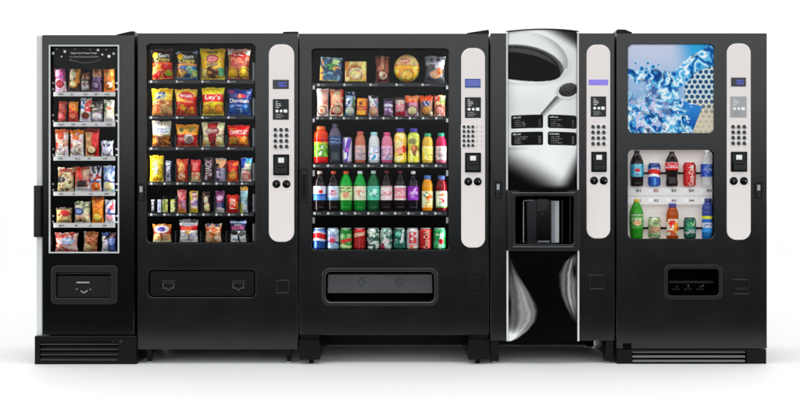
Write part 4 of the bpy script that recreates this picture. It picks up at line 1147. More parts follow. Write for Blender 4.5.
    row('on the fifth shelf of the narrow machine', G1, 222.8, [
        ('bag', 'snack_pack', 'sandwich', 'low pack of red and cream food', 56, 72, 207.6, [('bg', 'c8a080'), ('e', .5, .7, .48, .3, 'b43a34'), ('n', 6, .5, 'e4c890'), ('e', .68, .66, .24, .16, 'cc3c3c'), ('e', .4, .25, .4, .2, 'eccf94'), ('r', 0, .86, 1, 1, '8c7468')], dict(t=.045)),
        ('bag', 'snack_pack', 'sandwich', 'clear sandwich pack with blue oval', 74.4, 90.8, 201.6, [('bg', 'c8c4a8'), ('n', 5, .5, 'e8e2c4'), ('n', 8, .6, '7c8470', (0, .6, 1, 1)), ('e', .36, .54, .34, .17, '36487c'), ('e', .36, .54, .24, .09, '8696bc'), ('e', .5, .2, .3, .14, 'd8a88c'), ('n', 9, .68, '6a3c2c', (0, 0, 1, .35))], dict(t=.045)),
        ('bag', 'snack_pack', 'cookie', 'tall orange pouch with round yellow cake', 91.8, 104, 196.8, [('gr', 'e08a20', 'e89a28'), ('r', 0, .86, 1, 1, '9c5418'), ('n', 10, .6, 'c86c14', (.1, .5, .9, .9)), ('e', .48, .22, .42, .17, 'b86818'), ('e', .48, .22, .34, .14, 'f4d070')], dict(t=.022)),
        ('bar', 'snack_pack', 'ice cream', 'white wrapper with red and blue streaks', 105, 115.2, 200, [('bg', 'd4d6e6'), ('p', [(.0, .7), (.4, .95), (.9, .4), (.5, .3)], '5a6cb0'), ('p', [(.5, .85), (.9, .9), (.9, .5), (.6, .5)], 'c8384c'), ('n', 10, .64, 'f4f4fa'), ('e', .5, .22, .4, .14, 'e0a8b4'), ('w', .36, .42, .02, 1, '343c70')], {}),
    ])
    row('at the bottom of the narrow machine', G1, 251.6, [
        ('bag', 'snack_pack', 'snack', 'wide pink and white pack', 54.8, 78.4, 232.6, [('bg', 'd48a80'), ('n', 7, .5, 'ecc8bc'), ('n', 9, .6, 'c04c48'), ('e', .6, .55, .3, .18, 'b4b8d4'), ('n', 8, .7, '6c78a8', (.3, .3, 1, .8)), ('e', .8, .2, .2, .15, 'f0dcd4')], dict(t=.045)),
        ('bag', 'snack_pack', 'snack', 'brown striped pack', 83, 97.6, 232, [('bg', 'a86848'), ('r', .0, .2, .16, 1, 'b8bcc0'), ('r', .4, .3, .56, .95, '7c3c28'), ('n', 9, .6, 'c88c68'), ('e', .3, .2, .34, .18, 'ecd6b0')], dict(t=.04, tilt=3)),
        ('bag', 'snack_pack', 'snack', 'white and blue pack', 101.6, 115.6, 232.4, [('bg', '5c6c98'), ('r', .0, 0, .5, .8, 'e4e2e4'), ('e', .3, .4, .3, .28, 'f0eef0'), ('r', .55, .7, 1, 1, '4c3038'), ('n', 9, .6, '2c2430', (.3, .6, .7, 1)), ('o', .35, .3, .3, .24, '24242c', .85), ('n', 12, .66, '34406c', (.5, 0, 1, .6))], dict(t=.04)),
    ])
    # ---- chip machine
    G2 = 'snacks in the chip machine'
    chips = ['f0b048', 'e89038', 'f6cc70', 'd8742c']
    row('on the top shelf of the chip machine', G2, 79.6, [
        ('bag', 'chip_bag', 'chips', 'black and red bag', 151.8, 174, 49.6, [('bg', '2c1410'), ('r', 0, .0, 1, .50, 'd04a24'), ('w', .44, .53, .02, .5, 'e86838'), ('f', .05, .05, .5, .4, 14, .12, ['f0a458', 'e8c078', 'c82818']), ('f', .55, .05, .95, .4, 14, .11, ['c81c18', 'd83828', '9cae3c', 'f08848']), ('e', .24, .78, .14, .11, 'f4c42c'), ('t', 'Sun', .60, .78, .46, .15, 'f6f2ea'), ('t', 'Chips', .52, .62, .70, .16, 'f6d430'), ('n', 20, .8, '7a3018', (.5, .85, 1, 1))], dict(tilt=-2)),
        ('bag', 'chip_bag', 'chips', 'black and blue bag', 176, 198.2, 51.4, [('bg', '20242c'), ('r', 0, .0, 1, .50, '4c80b8'), ('w', .44, .53, .02, .5, 'd89858'), ('f', .05, .1, .45, .38, 10, .11, ['f0b468', 'e89838', 'f4cc80']), ('f', .6, .1, .95, .4, 10, .11, ['b8cc78', '8cb4a0', 'd8dc9c']), ('n', 8, .66, '2c5c9c', (0, 0, 1, .45)), ('e', .24, .80, .14, .11, 'f4c42c'), ('t', 'Sun', .60, .79, .46, .15, 'f6f2ea'), ('t', 'Chips', .52, .62, .70, .16, 'f6d430'), ('r', 0, .9, .2, .97, 'a4b4c8'), ('r', .8, .9, 1, .97, 'a4b4c8')], dict(tilt=-1)),
        ('bag', 'chip_bag', 'chips', 'yellow bag with pink oval', 200, 225.6, 49, [('bg', 'f0c038'), ('n', 5, .62, 'f8d860'), ('r', .3, .82, .72, .92, '8c7c48'), ('e', .52, .66, .24, .14, 'a83c3c'), ('e', .52, .66, .19, .10, 'f0a0a0'), ('t', "Lay's", .52, .66, .30, .11, 'c82830'), ('r', .3, .42, .72, .52, '9c8468'), ('e', .2, .2, .16, .14, 'f4e090'), ('e', .83, .24, .15, .14, '74c490'), ('e', .52, .22, .24, .20, '8c5c38'), ('f', .35, .08, .7, .36, 10, .07, ['c89048', 'e8c068', '5c3c28'])], {}),
        ('bag', 'chip_bag', 'chips', 'brown and pink bag with red oval', 226.8, 249.8, 49.4, [('bg', 'b4604c'), ('r', 0, .8, 1, 1, 'c8a08c'), ('r', 0, .80, .22, .95, 'f4f0ee'), ('r', .82, .80, 1, .95, 'f0e4e0'), ('e', .52, .78, .34, .09, 'd02830'), ('t', 'Ruffles', .52, .785, .44, .07, 'f4e8e0'), ('r', .25, .46, .78, .68, 'c84848'), ('n', 9, .58, 'e08c70', (0, .38, 1, .7)), ('r', 0, .35, .18, .75, 'a07850'), ('e', .26, .2, .24, .17, 'f4c010'), ('e', .78, .22, .24, .19, 'f6c808'), ('o', .26, .2, .2, .14, 'c87c10', .85), ('o', .78, .22, .2, .15, 'd09010', .85), ('e', .5, .4, .2, .07, 'd87c6c')], dict(tilt=1.5)),
    ])
    row('on the second shelf of the chip machine', G2, 115.5, [
        ('bag', 'chip_bag', 'chips', 'yellow and tan bag with blue star', 151.4, 173.2, 88.6, [('bg', 'd89a5c'), ('r', 0, .55, 1, 1, 'f0c030'), ('n', 6, .6, 'f8d868', (0, .6, 1, 1)), ('e', .5, .72, .24, .15, 'b8b49c'), ('n', 12, .5, '3c548c', (.25, .58, .75, .86)), ('r', 0, .44, 1, .54, 'a85c3c'), ('n', 14, .5, 'e8b888', (0, .42, 1, .55)), ('e', .25, .25, .22, .17, 'dc7c54'), ('e', .78, .25, .2, .17, 'e0a068'), ('e', .9, .22, .1, .1, 'a4b478'), ('n', 9, .6, 'ecc08c', (0, .06, 1, .4)), ('r', 0, .0, 1, .06, 'b46c44')], {}),
        ('bag', 'chip_bag', 'chips', 'yellow and red bag with red oval', 174.8, 197.4, 89.2, [('bg', 'd8401c'), ('p', [(0, 1), (1, 1), (1, .74), (.4, .5), (0, .54)], 'f8cc64'), ('e', .53, .74, .33, .15, 'c81c2c'), ('t', 'Fritos', .54, .74, .5, .14, 'f4ecf4'), ('t', 'ORIGINAL', .66, .50, .4, .05, 'f6d0a0'), ('f', .06, .08, .95, .38, 26, .07, ['f08c30', 'f4b048', 'e86420', 'c8401c'])], dict(tilt=0)),
        ('bag', 'chip_bag', 'chips', 'bright yellow bag with red banner', 201.6, 224.6, 87.6, [('bg', 'fbd414'), ('n', 4, .66, 'fde040'), ('p', [(.06, .74), (.94, .76), (.97, .48), (.04, .46)], 'd81c1c'), ('e', .5, .62, .36, .13, 'e03828'), ('t', "Lay's", .52, .62, .64, .20, 'fbf4ea'), ('e', .24, .22, .22, .17, 'f4b820'), ('e', .78, .22, .2, .17, 'f0a41c'), ('o', .78, .22, .15, .12, 'd87414', .8), ('n', 12, .6, 'b85c10', (.36, .14, .62, .32)), ('o', .24, .22, .2, .15, 'e0920c', .9)], {}),
        ('bag', 'chip_bag', 'chips', 'dark blue bag', 227, 251.6, 89.6, [('bg', '1d2f74'), ('r', 0, 0, 1, .42, '2c58ac'), ('n', 6, .55, '3c78c8', (0, .05, 1, .42)), ('n', 9, .68, '86b4e0', (.1, .05, .9, .4)), ('p', [(.42, .68), (.52, .84), (.82, .72), (.56, .64)], 'd8382c'), ('p', [(.50, .80), (.56, .80), (.62, .68), (.48, .68)], 'f4b088'), ('t', 'Doritos', .52, .54, .78, .15, 'f2f2f6'), ('r', .06, .86, .3, .93, 'c04c68'), ('r', .78, .86, .96, .92, '6c88c8'), ('t', 'COOL RANCH', .42, .36, .5, .045, 'd4e0f0')], dict(tilt=1)),
    ])
    row('on the third shelf of the chip machine', G2, 146.6, [
        ('bag', 'cookie_bag', 'cookies', 'cream and brown bag with blue writing', 151.6, 171.2, 121.4, [('bg', 'b47038'), ('r', 0, .44, 1, 1, 'e8e2d4'), ('r', 0, .82, 1, 1, 'd4ccb8'), ('p', [(0, .70), (1, .82), (1, .52), (0, .50)], 'f0f2f6'), ('t', 'Famous', .48, .70, .78, .11, '3c6cb0', 0, .3), ('t', 'Amos', .60, .58, .56, .10, '4c78b4', 0, .3), ('p', [(.3, .46), (.7, .46), (.5, .36)], 'f0e8d8'), ('f', .06, .06, .94, .34, 22, .10, ['c07834', 'a85c24', 'd8944c', '8c481c']), ('n', 15, .72, '5c3014', (0, 0, 1, .4))], dict(tilt=1)),
        ('bag', 'cracker_bag', 'crackers', 'orange topped red bag with white burst', 175.8, 199, 124.6, [('bg', 'cc2230'), ('r', 0, .58, 1, 1, 'eea02c'), ('w', .54, .62, .02, 1, 'f0b440'), ('e', .28, .74, .1, .12, '4c5410'), ('e', .68, .78, .2, .10, 'c49c24'), ('n', 12, .62, '7c7424', (.1, .64, .9, .88)), ('e', .60, .34, .20, .22, 'f0dcd4'), ('e', .66, .30, .12, .16, '8c7c80'), ('r', .08, .30, .42, .40, 'f09090'), ('n', 11, .66, 'f08484', (0, .06, .5, .3)), ('r', 0, 0, 1, .07, 'e06c30')], {}),
        ('bag', 'popcorn_bag', 'popcorn', 'cream bag with crimson centre', 201.6, 225, 122.2, [('bg', 'efe4c0'), ('p', [(.26, 1), (.72, 1), (.64, .0), (.36, .0)], 'a41c30'), ('e', .5, .62, .30, .18, '8c2434'), ('e', .34, .62, .14, .12, 'a08478'), ('e', .66, .66, .12, .10, '7c3c3c'), ('t', 'POP', .5, .63, .4, .11, 'e8ccc4'), ('e', .5, .84, .12, .08, 'c44444'), ('r', 0, .44, .28, .48, 'b8a070'), ('r', .72, .44, 1, .48, 'b8a070'), ('f', .08, .06, .32, .24, 8, .07, ['f0c060', 'e8a040', 'f8e0a0']), ('f', .68, .06, .95, .24, 8, .07, ['f0c060', 'e8a040', 'f8e0a0'])], {}),
        ('bag', 'cracker_bag', 'crackers', 'red bag with orange squares', 227.4, 249.8, 125.4, [('bg', 'd41c20'), ('t', 'CHEEZ-IT', .53, .66, .78, .19, 'fbf0ea'), ('t', 'Baked', .26, .84, .26, .08, 'f4c43c'), ('r', 0, 0, 1, .08, '9c3c1c'), ('e', .3, .28, .26, .18, 'c8842c'), ('e', .3, .22, .2, .12, '6c7430'), ('p', [(.5, .10), (.94, .14), (.9, .50), (.6, .46)], 'f08c20'), ('f', .08, .1, .92, .4, 16, .055, ['f0a034', 'e87c18', 'd8b04c'])], {}),
    ])
    row('on the fourth shelf of the chip machine', G2, 181.6, [
        ('bar', 'candy_bar', 'candy', 'large yellow candy bag', 149.8, 163.8, 155.4, [('bg', 'f2c418'), ('n', 7, .62, 'f8dc58'), ('t', "m&m's", .5, .52, .52, .42, '4a2a14', 1), ('t', "m&m's", .46, .53, .52, .40, 'f4ece0', 1), ('n', 10, .6, 'b8880c', (0, .02, 1, .18))], dict(t=.026)),
        ('bar', 'candy_bar', 'candy', 'thin white and navy wrapper', 165.4, 172.2, 160.8, [('bg', 'd8d4e4'), ('r', .8, 0, 1, 1, '2c3058'), ('t', 'MINTS', .48, .5, .62, .5, '2c2c4c', 1), ('e', .3, .95, .4, .05, 'b4a4c4')], {}),
        ('bar', 'candy_bar', 'candy', 'red-orange and cream wrapper', 176.4, 188.2, 159.2, [('bg', 'd84e20'), ('e', .45, .58, .26, .26, 'e8c878'), ('e', .5, .22, .34, .18, 'ecd0b0'), ('n', 9, .6, 'e88c5c'), ('r', .78, 0, 1, 1, 'c83c1c'), ('n', 14, .7, '8c3c1c', (0, 0, 1, .4))], {}),
        ('bar', 'candy_bar', 'candy', 'coral and cream wrapper', 190.8, 200.8, 160, [('bg', 'e04c4c'), ('r', 0, 0, 1, .42, 'eed2a4'), ('t', 'TWIST', .5, .70, .42, .5, 'f4a8a0', 1), ('n', 10, .62, 'd88c78', (0, .05, 1, .45))], {}),
        ('bar', 'candy_bar', 'candy', 'dark brown wrapper with silver letters', 203.6, 213.6, 157.6, [('bg', '4c3434'), ('t', 'SNACK', .5, .56, .7, .62, 'c4b4b8', 1), ('n', 9, .55, 'd8c4c8', (.1, .05, .85, .38)), ('r', 0, .95, 1, 1, '2c2020')], dict(tilt=1)),
        ('bar', 'candy_bar', 'candy', 'brown over pale violet wrapper', 215.2, 225.8, 158.4, [('bg', 'b8b4cc'), ('r', 0, .58, 1, 1, 'a85c44'), ('n', 7, .52, 'e4b088', (0, .6, 1, 1)), ('e', .25, .7, .2, .08, '2c2428'), ('r', .0, .02, .5, .5, 'e0dcec'), ('n', 10, .6, '5c4c68', (0, 0, 1, .55)), ('r', 0, .96, 1, 1, 'c4c0c4')], dict(tilt=1)),
        ('bag', 'candy_bag', 'candy', 'orange-red pouch', 227, 238.8, 160.6, [('bg', 'd8401c'), ('n', 6, .5, 'f08440'), ('n', 10, .64, 'b82418', (0, .5, 1, 1)), ('e', .55, .3, .3, .22, 'e8a05c'), ('r', 0, .38, 1, .44, '8c6c4c')], dict(t=.02)),
        ('bar', 'candy_bar', 'candy', 'white, blue and red wrapper', 240.2, 251.2, 158.2, [('bg', 'ece4dc'), ('p', [(0, 1), (.5, 1), (.35, .55), (0, .55)], '2c54b0'), ('r', .45, .75, 1, 1, '5cb0d8'), ('e', .7, .8, .12, .06, '8cac4c'), ('e', .55, .2, .4, .16, 'd8484c'), ('n', 9, .62, 'f0b8b0', (0, 0, 1, .5)), ('r', 0, .47, 1, .50, '2c2028')], dict(tilt=2)),
    ])
    g2 = 'on the fifth shelf of the chip machine'
    row(g2, G2, 212.6, [
        ('carton', 'gum_pack', 'gum', 'thin black and silver gum pack, leftmost', 151.4, 154.8, 199.6, [('bg', '24262c'), ('t', 'GUM', .5, .5, .6, .6, 'c8ccd4', 1), ('r', 0, .9, 1, 1, 'b4b8c0')], dict(t=.012)),
        ('carton', 'gum_pack', 'gum', 'thin pale silver gum pack', 157.8, 161.6, 199.4, [('bg', 'b8c0cc'), ('t', 'MINT', .5, .5, .7, .6, '5c6880', 1), ('r', 0, 0, 1, .12, 'e4e8ee')], dict(t=.012)),
        ('carton', 'gum_pack', 'gum', 'yellow-green gum pack, left one', 162.8, 167.8, 199.2, [('bg', 'd8d880'), ('r', 0, 0, .25, 1, '88a424'), ('r', 0, .85, 1, 1, 'a8b830'), ('n', 9, .6, 'f0ecc0'), ('p', [(.3, .85), (1, .6), (1, .75)], '7c7c3c')], dict(t=.012)),
        ('carton', 'gum_pack', 'gum', 'yellow-green gum pack, right one', 170.6, 175.6, 199.2, [('bg', 'dcdc94'), ('r', .8, 0, 1, 1, '94a82c'), ('r', 0, .88, 1, 1, 'c0c040'), ('n', 9, .6, 'f4f0c8'), ('p', [(.2, .5), (.9, .8), (.9, .9)], '84844c')], dict(t=.012)),
        ('bar', 'candy_bar', 'candy', 'pink and orange roll', 177.4, 186.4, 189.6, [('bg', 'e06c70'), ('r', 0, 0, 1, .2, 'f09c4c'), ('r', 0, .2, 1, .4, 'dc8c70'), ('t', 'FRUIT', .5, .62, .5, .5, '9c4c90', 1), ('r', .6, .2, 1, .5, 'b898c8'), ('n', 9, .7, 'f0a4a0')], dict(t=.02)),
        ('bar', 'candy_bar', 'candy', 'yellow and lilac roll', 189.4, 198, 191, [('bg', 'f0d468'), ('r', .25, .22, 1, .58, 'b49cc8'), ('r', .4, .6, .9, .95, 'b86c84'), ('n', 8, .58, 'f4dcd0', (.2, .2, 1, .9)), ('r', 0, .9, .4, 1, 'f0b828')], dict(t=.02)),
        ('bar', 'candy_bar', 'candy', 'small dark wrapper with cream patches', 203.2, 210.4, 192, [('bg', '3c2c24'), ('e', .45, .62, .36, .16, 'd4c4b0'), ('e', .6, .26, .4, .22, 'ece0b4'), ('n', 9, .66, '8c7458')], dict(tilt=-2)),
        ('bar', 'candy_bar', 'candy', 'mauve wrapper with white base', 215.4, 224.6, 191, [('bg', '8c4470'), ('e', .5, .68, .4, .12, 'd8a0c4'), ('r', 0, .22, 1, .48, '7c6898'), ('r', .0, 0, 1, .24, 'e8e0dc'), ('r', .7, .2, 1, .5, '34406c'), ('t', 'BAR', .5, .68, .6, .10, 'f0dce8')], {}),
        ('bag', 'candy_bag', 'candy', 'square bright red pouch', 226.8, 239.4, 195, [('bg', 'd8201c'), ('t', "FIRE", .5, .52, .6, .40, 'f0e8e0', 1), ('n', 6, .66, 'ec5848'), ('r', .8, .2, .95, .6, 'e89c3c')], dict(t=.022)),
        ('bar', 'candy_bar', 'candy', 'tall pale blue stick with gold top', 240.2, 247.8, 186.6, [('bg', 'a4c0c8'), ('r', 0, .85, 1, 1, 'b88428'), ('n', 12, .6, 'ecc878', (0, .86, 1, .96)), ('r', 0, .0, .4, .36, 'd8dc6c'), ('t', 'STICK', .55, .62, .36, .5, '54788c', 1), ('e', .6, .2, .3, .14, 'dce0e0')], {}),
    ])
    row('at the bottom of the chip machine', G2, 241.9, [
        ('bag', 'pastry_pack', 'pastry', 'red and white pack with violet oval', 152.6, 171.8, 224.2, [('bg', 'd49c70'), ('r', 0, .5, 1, .78, 'c8401c'), ('r', 0, .78, 1, 1, 'd88c50'), ('e', .5, .72, .38, .22, 'f2ecec'), ('e', .5, .72, .22, .12, '5848a0'), ('e', .3, .26, .24, .18, 'e8b880'), ('e', .72, .26, .24, .18, 'dca880'), ('r', 0, 0, 1, .12, 'ecd8bc'), ('p', [(.45, .5), (.55, .5), (.5, .1)], '9c3c20')], dict(t=.03)),
        ('bag', 'pastry_pack', 'pastry', 'white pack with red band', 179.2, 198.4, 219.4, [('bg', 'ece6dc'), ('r', 0, .86, 1, 1, '4c4c58'), ('n', 9, .55, '9c9ca8', (0, .86, 1, 1)), ('r', .02, .52, .98, .74, 'd42c1c'), ('r', .3, .55, .7, .70, 'ec5c34'), ('e', .5, .76, .36, .06, 'c4c0d0'), ('p', [(.34, .5), (.66, .5), (.5, .34)], 'f0b41c'), ('e', .24, .24, .22, .2, 'f6f4f2'), ('e', .78, .24, .2, .2, 'f4f2ee')], dict(t=.03)),
        ('bag', 'pastry_pack', 'pastry', 'orange and tan pack', 205, 221.8, 223.8, [('bg', 'e0a480'), ('r', .05, .56, .95, .76, 'cc5430'), ('r', .1, .84, .9, 1, '6c6490'), ('n', 9, .6, 'f0c8a0'), ('p', [(.3, .56), (.7, .56), (.5, .16)], 'e8945c'), ('e', .25, .2, .22, .16, 'ecc49c'), ('e', .78, .2, .2, .16, 'f0d0b4')], dict(t=.03)),
        ('bag', 'pastry_pack', 'pastry', 'navy topped white pack', 230, 246.6, 220.4, [('bg', '1c244c'), ('r', 0, .86, 1, .96, 'b4c0dc'), ('t', 'DONUTS', .5, .66, .8, .15, 'd05484'), ('t', 'mini', .5, .8, .4, .08, 'e8e8f4'), ('r', .04, 0, .98, .5, 'f0f0f4'), ('e', .3, .44, .24, .12, '3c3434'), ('e', .75, .40, .16, .14, '4c4444'), ('r', .52, 0, .6, .4, '24284c')], dict(t=.03)),
    ])
    # ---- centre machine, food rows
    G3 = 'packed food in the centre machine'
    row('on the top shelf of the centre machine', G3, 82.6, [
        ('carton', 'food_box', 'food', 'blue and green square meal box', 319.6, 341.6, 58, [('bg', '3c6484'), ('r', 0, 0, .16, 1, 'd8a45c'), ('r', 0, .9, 1, 1, '8cb0b8'), ('e', .66, .78, .26, .12, 'c8dc9c'), ('e', .5, .6, .3, .12, '4c8c4c'), ('e', .75, .52, .18, .1, 'e0a464'), ('e', .45, .76, .1, .05, '1c3438'), ('n', 8, .62, '7ca4b4', (.16, 0, 1, .45)), ('n', 12, .66, '243c5c'), ('r', .1, 0, .85, .06, 'e4dca8')], dict(t=.03, tilt=3)),
        ('carton', 'food_box', 'food', 'small tan food box', 345, 366.6, 61.6, [('bg', 'e4bc68'), ('r', 0, 0, .2, 1, 'c4843c'), ('e', .5, .45, .34, .36, '8c7858'), ('e', .5, .42, .28, .28, 'e8cca4'), ('n', 7, .6, 'f4e0a0'), ('e', .45, .75, .2, .1, 'b46c30'), ('r', .8, .6, 1, 1, 'f0dc90')], dict(t=.03)),
        ('bag', 'food_pack', 'food', 'tall brown pouch with pale disc', 375.2, 389.6, 56.4, [('bg', '6c3430'), ('r', .4, .5, .62, 1, 'c49878'), ('r', .1, .5, .26, 1, '8c5048'), ('r', .75, .3, .9, .95, 'a46c54'), ('e', .5, .25, .36, .2, '8c3c34'), ('e', .55, .27, .28, .16, 'f0dcc4'), ('n', 9, .68, 'b47460')], dict(t=.03)),
        ('round', 'food_pack', 'food', 'big round yellow pack', 394, 419.6, 54.6, [('bg', 'f0b838'), ('r', 0, .6, 1, 1, 'e8c490'), ('e', .38, .74, .24, .1, 'd88c68'), ('t', 'BUNS', .38, .745, .34, .09, 'f4e8d8'), ('w', .58, .61, .01, 1, 'c88848'), ('e', .48, .3, .32, .22, 'e09c34'), ('e', .48, .26, .26, .16, 'f4cc70'), ('n', 8, .68, 'f8d878')], dict(t=.04)),
        ('bag', 'food_pack', 'food', 'clear and grey pouch with orange bread', 424, 445, 56.8, [('bg', '4c4c54'), ('n', 8, .5, '8c8c98', (0, .6, 1, 1)), ('r', .05, .66, .6, .74, 'b8b4bc'), ('p', [(.5, .7), (.95, .9), (.9, .5), (.5, .45)], 'c8c4c8'), ('e', .5, .3, .38, .22, '4c6470'), ('e', .55, .3, .3, .17, 'e4b89c'), ('e', .72, .4, .14, .14, 'c86c44')], dict(t=.04, tilt=2)),
    ])
    row('on the second shelf of the centre machine', G3, 116.2, [
        ('bag', 'food_pack', 'food', 'white and pink striped pouch, leftmost', 316.8, 328.8, 88.8, [('bg', 'e4dcdc'), ('r', .5, .3, .9, .95, 'd48c80'), ('n', 10, .55, 'f0c4b8', (.4, .3, 1, 1)), ('e', .45, .2, .38, .18, 'b85c3c'), ('e', .45, .2, .30, .14, 'f0d8c0'), ('e', .4, .2, .1, .06, 'd06c40')], dict(t=.025)),
        ('bag', 'food_pack', 'food', 'red and peach pouch', 329.4, 343.4, 89.6, [('bg', 'e08c70'), ('p', [(0, 0), (0, .55), (.35, .0)], 'c02028'), ('r', .86, .4, 1, 1, 'c82c30'), ('e', .5, .66, .26, .26, 'f0c0a0'), ('n', 9, .6, 'f0d8c0'), ('e', .5, .22, .38, .17, 'b8503c'), ('e', .52, .22, .3, .13, 'e8ccb0'), ('n', 10, .7, '5c8c5c', (.1, .1, .9, .4))], dict(t=.025, tilt=1)),
        ('bag', 'food_pack', 'food', 'blue and green pouch', 344.4, 355.2, 91.8, [('bg', '4c6c98'), ('n', 7, .55, '8cacd0'), ('r', .7, .3, 1, .8, '507c58'), ('r', 0, .84, 1, 1, '243858'), ('e', .5, .2, .42, .18, 'c8d8c4'), ('e', .5, .18, .3, .11, 'f0f0e0'), ('n', 12, .7, 'e0e8f0')], dict(t=.025, tilt=2)),
        ('carton', 'food_box', 'food', 'short orange-yellow carton', 356.4, 367.2, 98.6, [('bg', 'e89c28'), ('r', .85, 0, 1, 1, '9c4c20'), ('r', .0, .3, .8, .55, 'c84c20'), ('r', .0, .0, .8, .26, 'f0b034'), ('e', .35, .7, .16, .12, '7c3818'), ('t', 'DUO', .42, .43, .5, .12, 'f4d890')], dict(t=.025, tilt=3)),
        ('bar', 'food_pack', 'food', 'white and teal pouch with orange disc', 368.4, 378.4, 95.4, [('bg', 'c8b8c4'), ('p', [(.0, 1), (.3, 1), (.9, .3), (.7, .2), (.2, .5)], 'e8e0e8'), ('p', [(.4, .9), (1, .5), (1, .4), (.5, .7)], '54a4b0'), ('r', .3, .85, 1, 1, '2c2028'), ('n', 9, .62, 'a86c9c', (0, .4, 1, .8)), ('e', .55, .22, .42, .2, 'e4a084'), ('e', .6, .22, .26, .12, 'f0ccb4')], {}),
        ('bag', 'food_pack', 'food', 'violet and white cup pouch', 383.4, 393.4, 98.6, [('bg', '6c4c74'), ('w', .5, .66, .03, .6, 'd8d0dc'), ('r', .1, .05, .9, .45, 'd4b8d8'), ('e', .5, .3, .4, .2, 'a478b0'), ('n', 8, .58, 'e8d8ec', (0, 0, 1, .5)), ('r', 0, .85, 1, 1, '2c2434')], dict(t=.025)),
        ('bag', 'food_pack', 'food', 'crimson and pink cup pouch', 394.8, 405.6, 97.4, [('bg', 'b83c50'), ('r', 0, .85, 1, 1, '4c3c40'), ('w', .62, .84, .02, .6, 'c8b4a8'), ('e', .4, .42, .34, .22, 'e4c0c8'), ('n', 8, .6, 'f0a4b0', (0, .05, 1, .6)), ('e', .5, .14, .4, .1, 'c8384c')], dict(t=.025)),
        ('bag', 'food_pack', 'food', 'orange topped pouch with cream disc', 405, 419, 95.8, [('bg', 'd494b4'), ('r', 0, .66, 1, 1, 'd8643c'), ('n', 8, .55, 'f09c6c', (0, .7, 1, 1)), ('r', 0, .3, .3, .66, '5c2c34'), ('e', .52, .26, .38, .24, '7c4c4c'), ('e', .52, .26, .32, .2, 'f0e4b8'), ('r', .85, .0, 1, .2, 'ececec')], dict(t=.025)),
        ('bag', 'food_pack', 'food', 'orange and navy pouch with brown disc', 419.4, 433.2, 95.8, [('bg', '8c6c60'), ('r', 0, .68, 1, 1, 'd8602c'), ('r', .2, .5, .8, .72, '2c3c68'), ('n', 12, .55, 'a8b0c8', (.2, .46, .9, .72)), ('e', .5, .26, .38, .24, '4c3424'), ('e', .52, .28, .32, .2, 'd8a464'), ('e', .88, .12, .14, .1, 'ecdcc8'), ('r', .86, .3, 1, .8, 'e4b088')], dict(t=.025)),
        ('bag', 'food_pack', 'food', 'red and green pouch with pink disc, rightmost', 433.8, 445.4, 95.4, [('bg', 'c88c74'), ('r', 0, .66, .5, 1, 'c84038'), ('r', .5, .6, 1, 1, '7c9c54'), ('n', 8, .6, 'e8c4a4', (0, .4, 1, 1)), ('e', .5, .3, .4, .24, '8c3c38'), ('e', .5, .28, .32, .18, 'e89c90'), ('r', .3, 0, .7, .1, 'ecdcd4')], dict(t=.025)),
    ])
    # ---- centre machine, bottles
    GB = 'bottles in the centre machine'; w3 = ' on the third shelf of the centre machine'; w4 = ' on the fourth shelf of the centre machine'
    YB = .094; b3 = 163.2
    fr = lambda a, b, c: [('bg', a), ('r', 0, .82, 1, 1, b), ('r', 0, 0, 1, .12, b), ('e', .5, .5, .3, .2, c), ('n', 7, .62, c)]
    bottle('sports drink', 'red-orange sports drink with green label' + w3, GB, 321.2, 14.2, 126.4, b3, YB, 'sport', 'd8300c', 'e86424', [('bg', '5c9c34'), ('r', 0, .85, 1, 1, 'e8a41c'), ('p', [(.35, .1), (.6, .9), (.75, .9), (.55, .1)], 'e8f0d8'), ('p', [(.05, .25), (.5, .45), (.9, .6), (.9, .5)], '1c2814'), ('n', 8, .62, '9cc85c')], 1, top='ee5a1c', level=.66)
    bottle('water', 'clear bottle with dark blue label' + w3, GB, 335, 13, 123.8, b3, YB, 'contour', '3c4450', '54606c', [('bg', '1c3058'), ('t', 'WATER', .5, .62, .8, .16, 'a8b8d4'), ('n', 9, .62, '4c6c9c'), ('w', .2, .3, .04, 1, '7c94b8')], 2, clear=False, top='6c6478', level=.62)
    can('energy drink', 'slim white and violet can' + w3, GB, 347.2, 9.6, 137.4, b3, YB, [('bg', 'd8d4e4'), ('p', [(.0, .1), (.5, .0), (.95, .95), (.6, 1)], '6c4cb4'), ('r', .0, .5, .3, .9, '9c84cc'), ('p', [(.1, .1), (.5, .2), (.5, .42), (.15, .4)], 'f0eef8'), ('e', .55, .5, .16, .08, 'c86cc0')], 3)
    lab3 = lambda a, b: [('bg', a), ('n', 7, .56, b), ('p', [(.1, .3), (.9, .42), (.9, .36)], '1c1c24'), ('r', 0, .8, 1, 1, b), ('t', 'MILK', .5, .62, .6, .16, b)]
    bottle('milk drink', 'brown and pink shake with grey label' + w3, GB, 360.2, 10.6, 131.6, b3, YB, 'juice', 'c87860', 'c4624c', lab3('a89ca4', 'd8b4b0'), 4, top='d88c74', level=.5)
    bottle('milk drink', 'white and light blue shake' + w3, GB, 374, 10.8, 132.2, b3, YB, 'juice', 'dce8ee', 'a4dce4', [('bg', 'c4cce4'), ('r', 0, 0, 1, .4, '3c9cd0'), ('n', 7, .56, 'ecf0f8'), ('p', [(.1, .42), (.9, .55), (.9, .48)], '14141c')], 5, top='f4f6f8', level=.5)
    bottle('milk drink', 'pink shake with pink cap' + w3, GB, 387, 11, 132.4, b3, YB, 'juice', 'e0709c', 'd84c84', lab3('9c94a8', 'e4b4cc'), 6, top='f09cb4', level=.5)
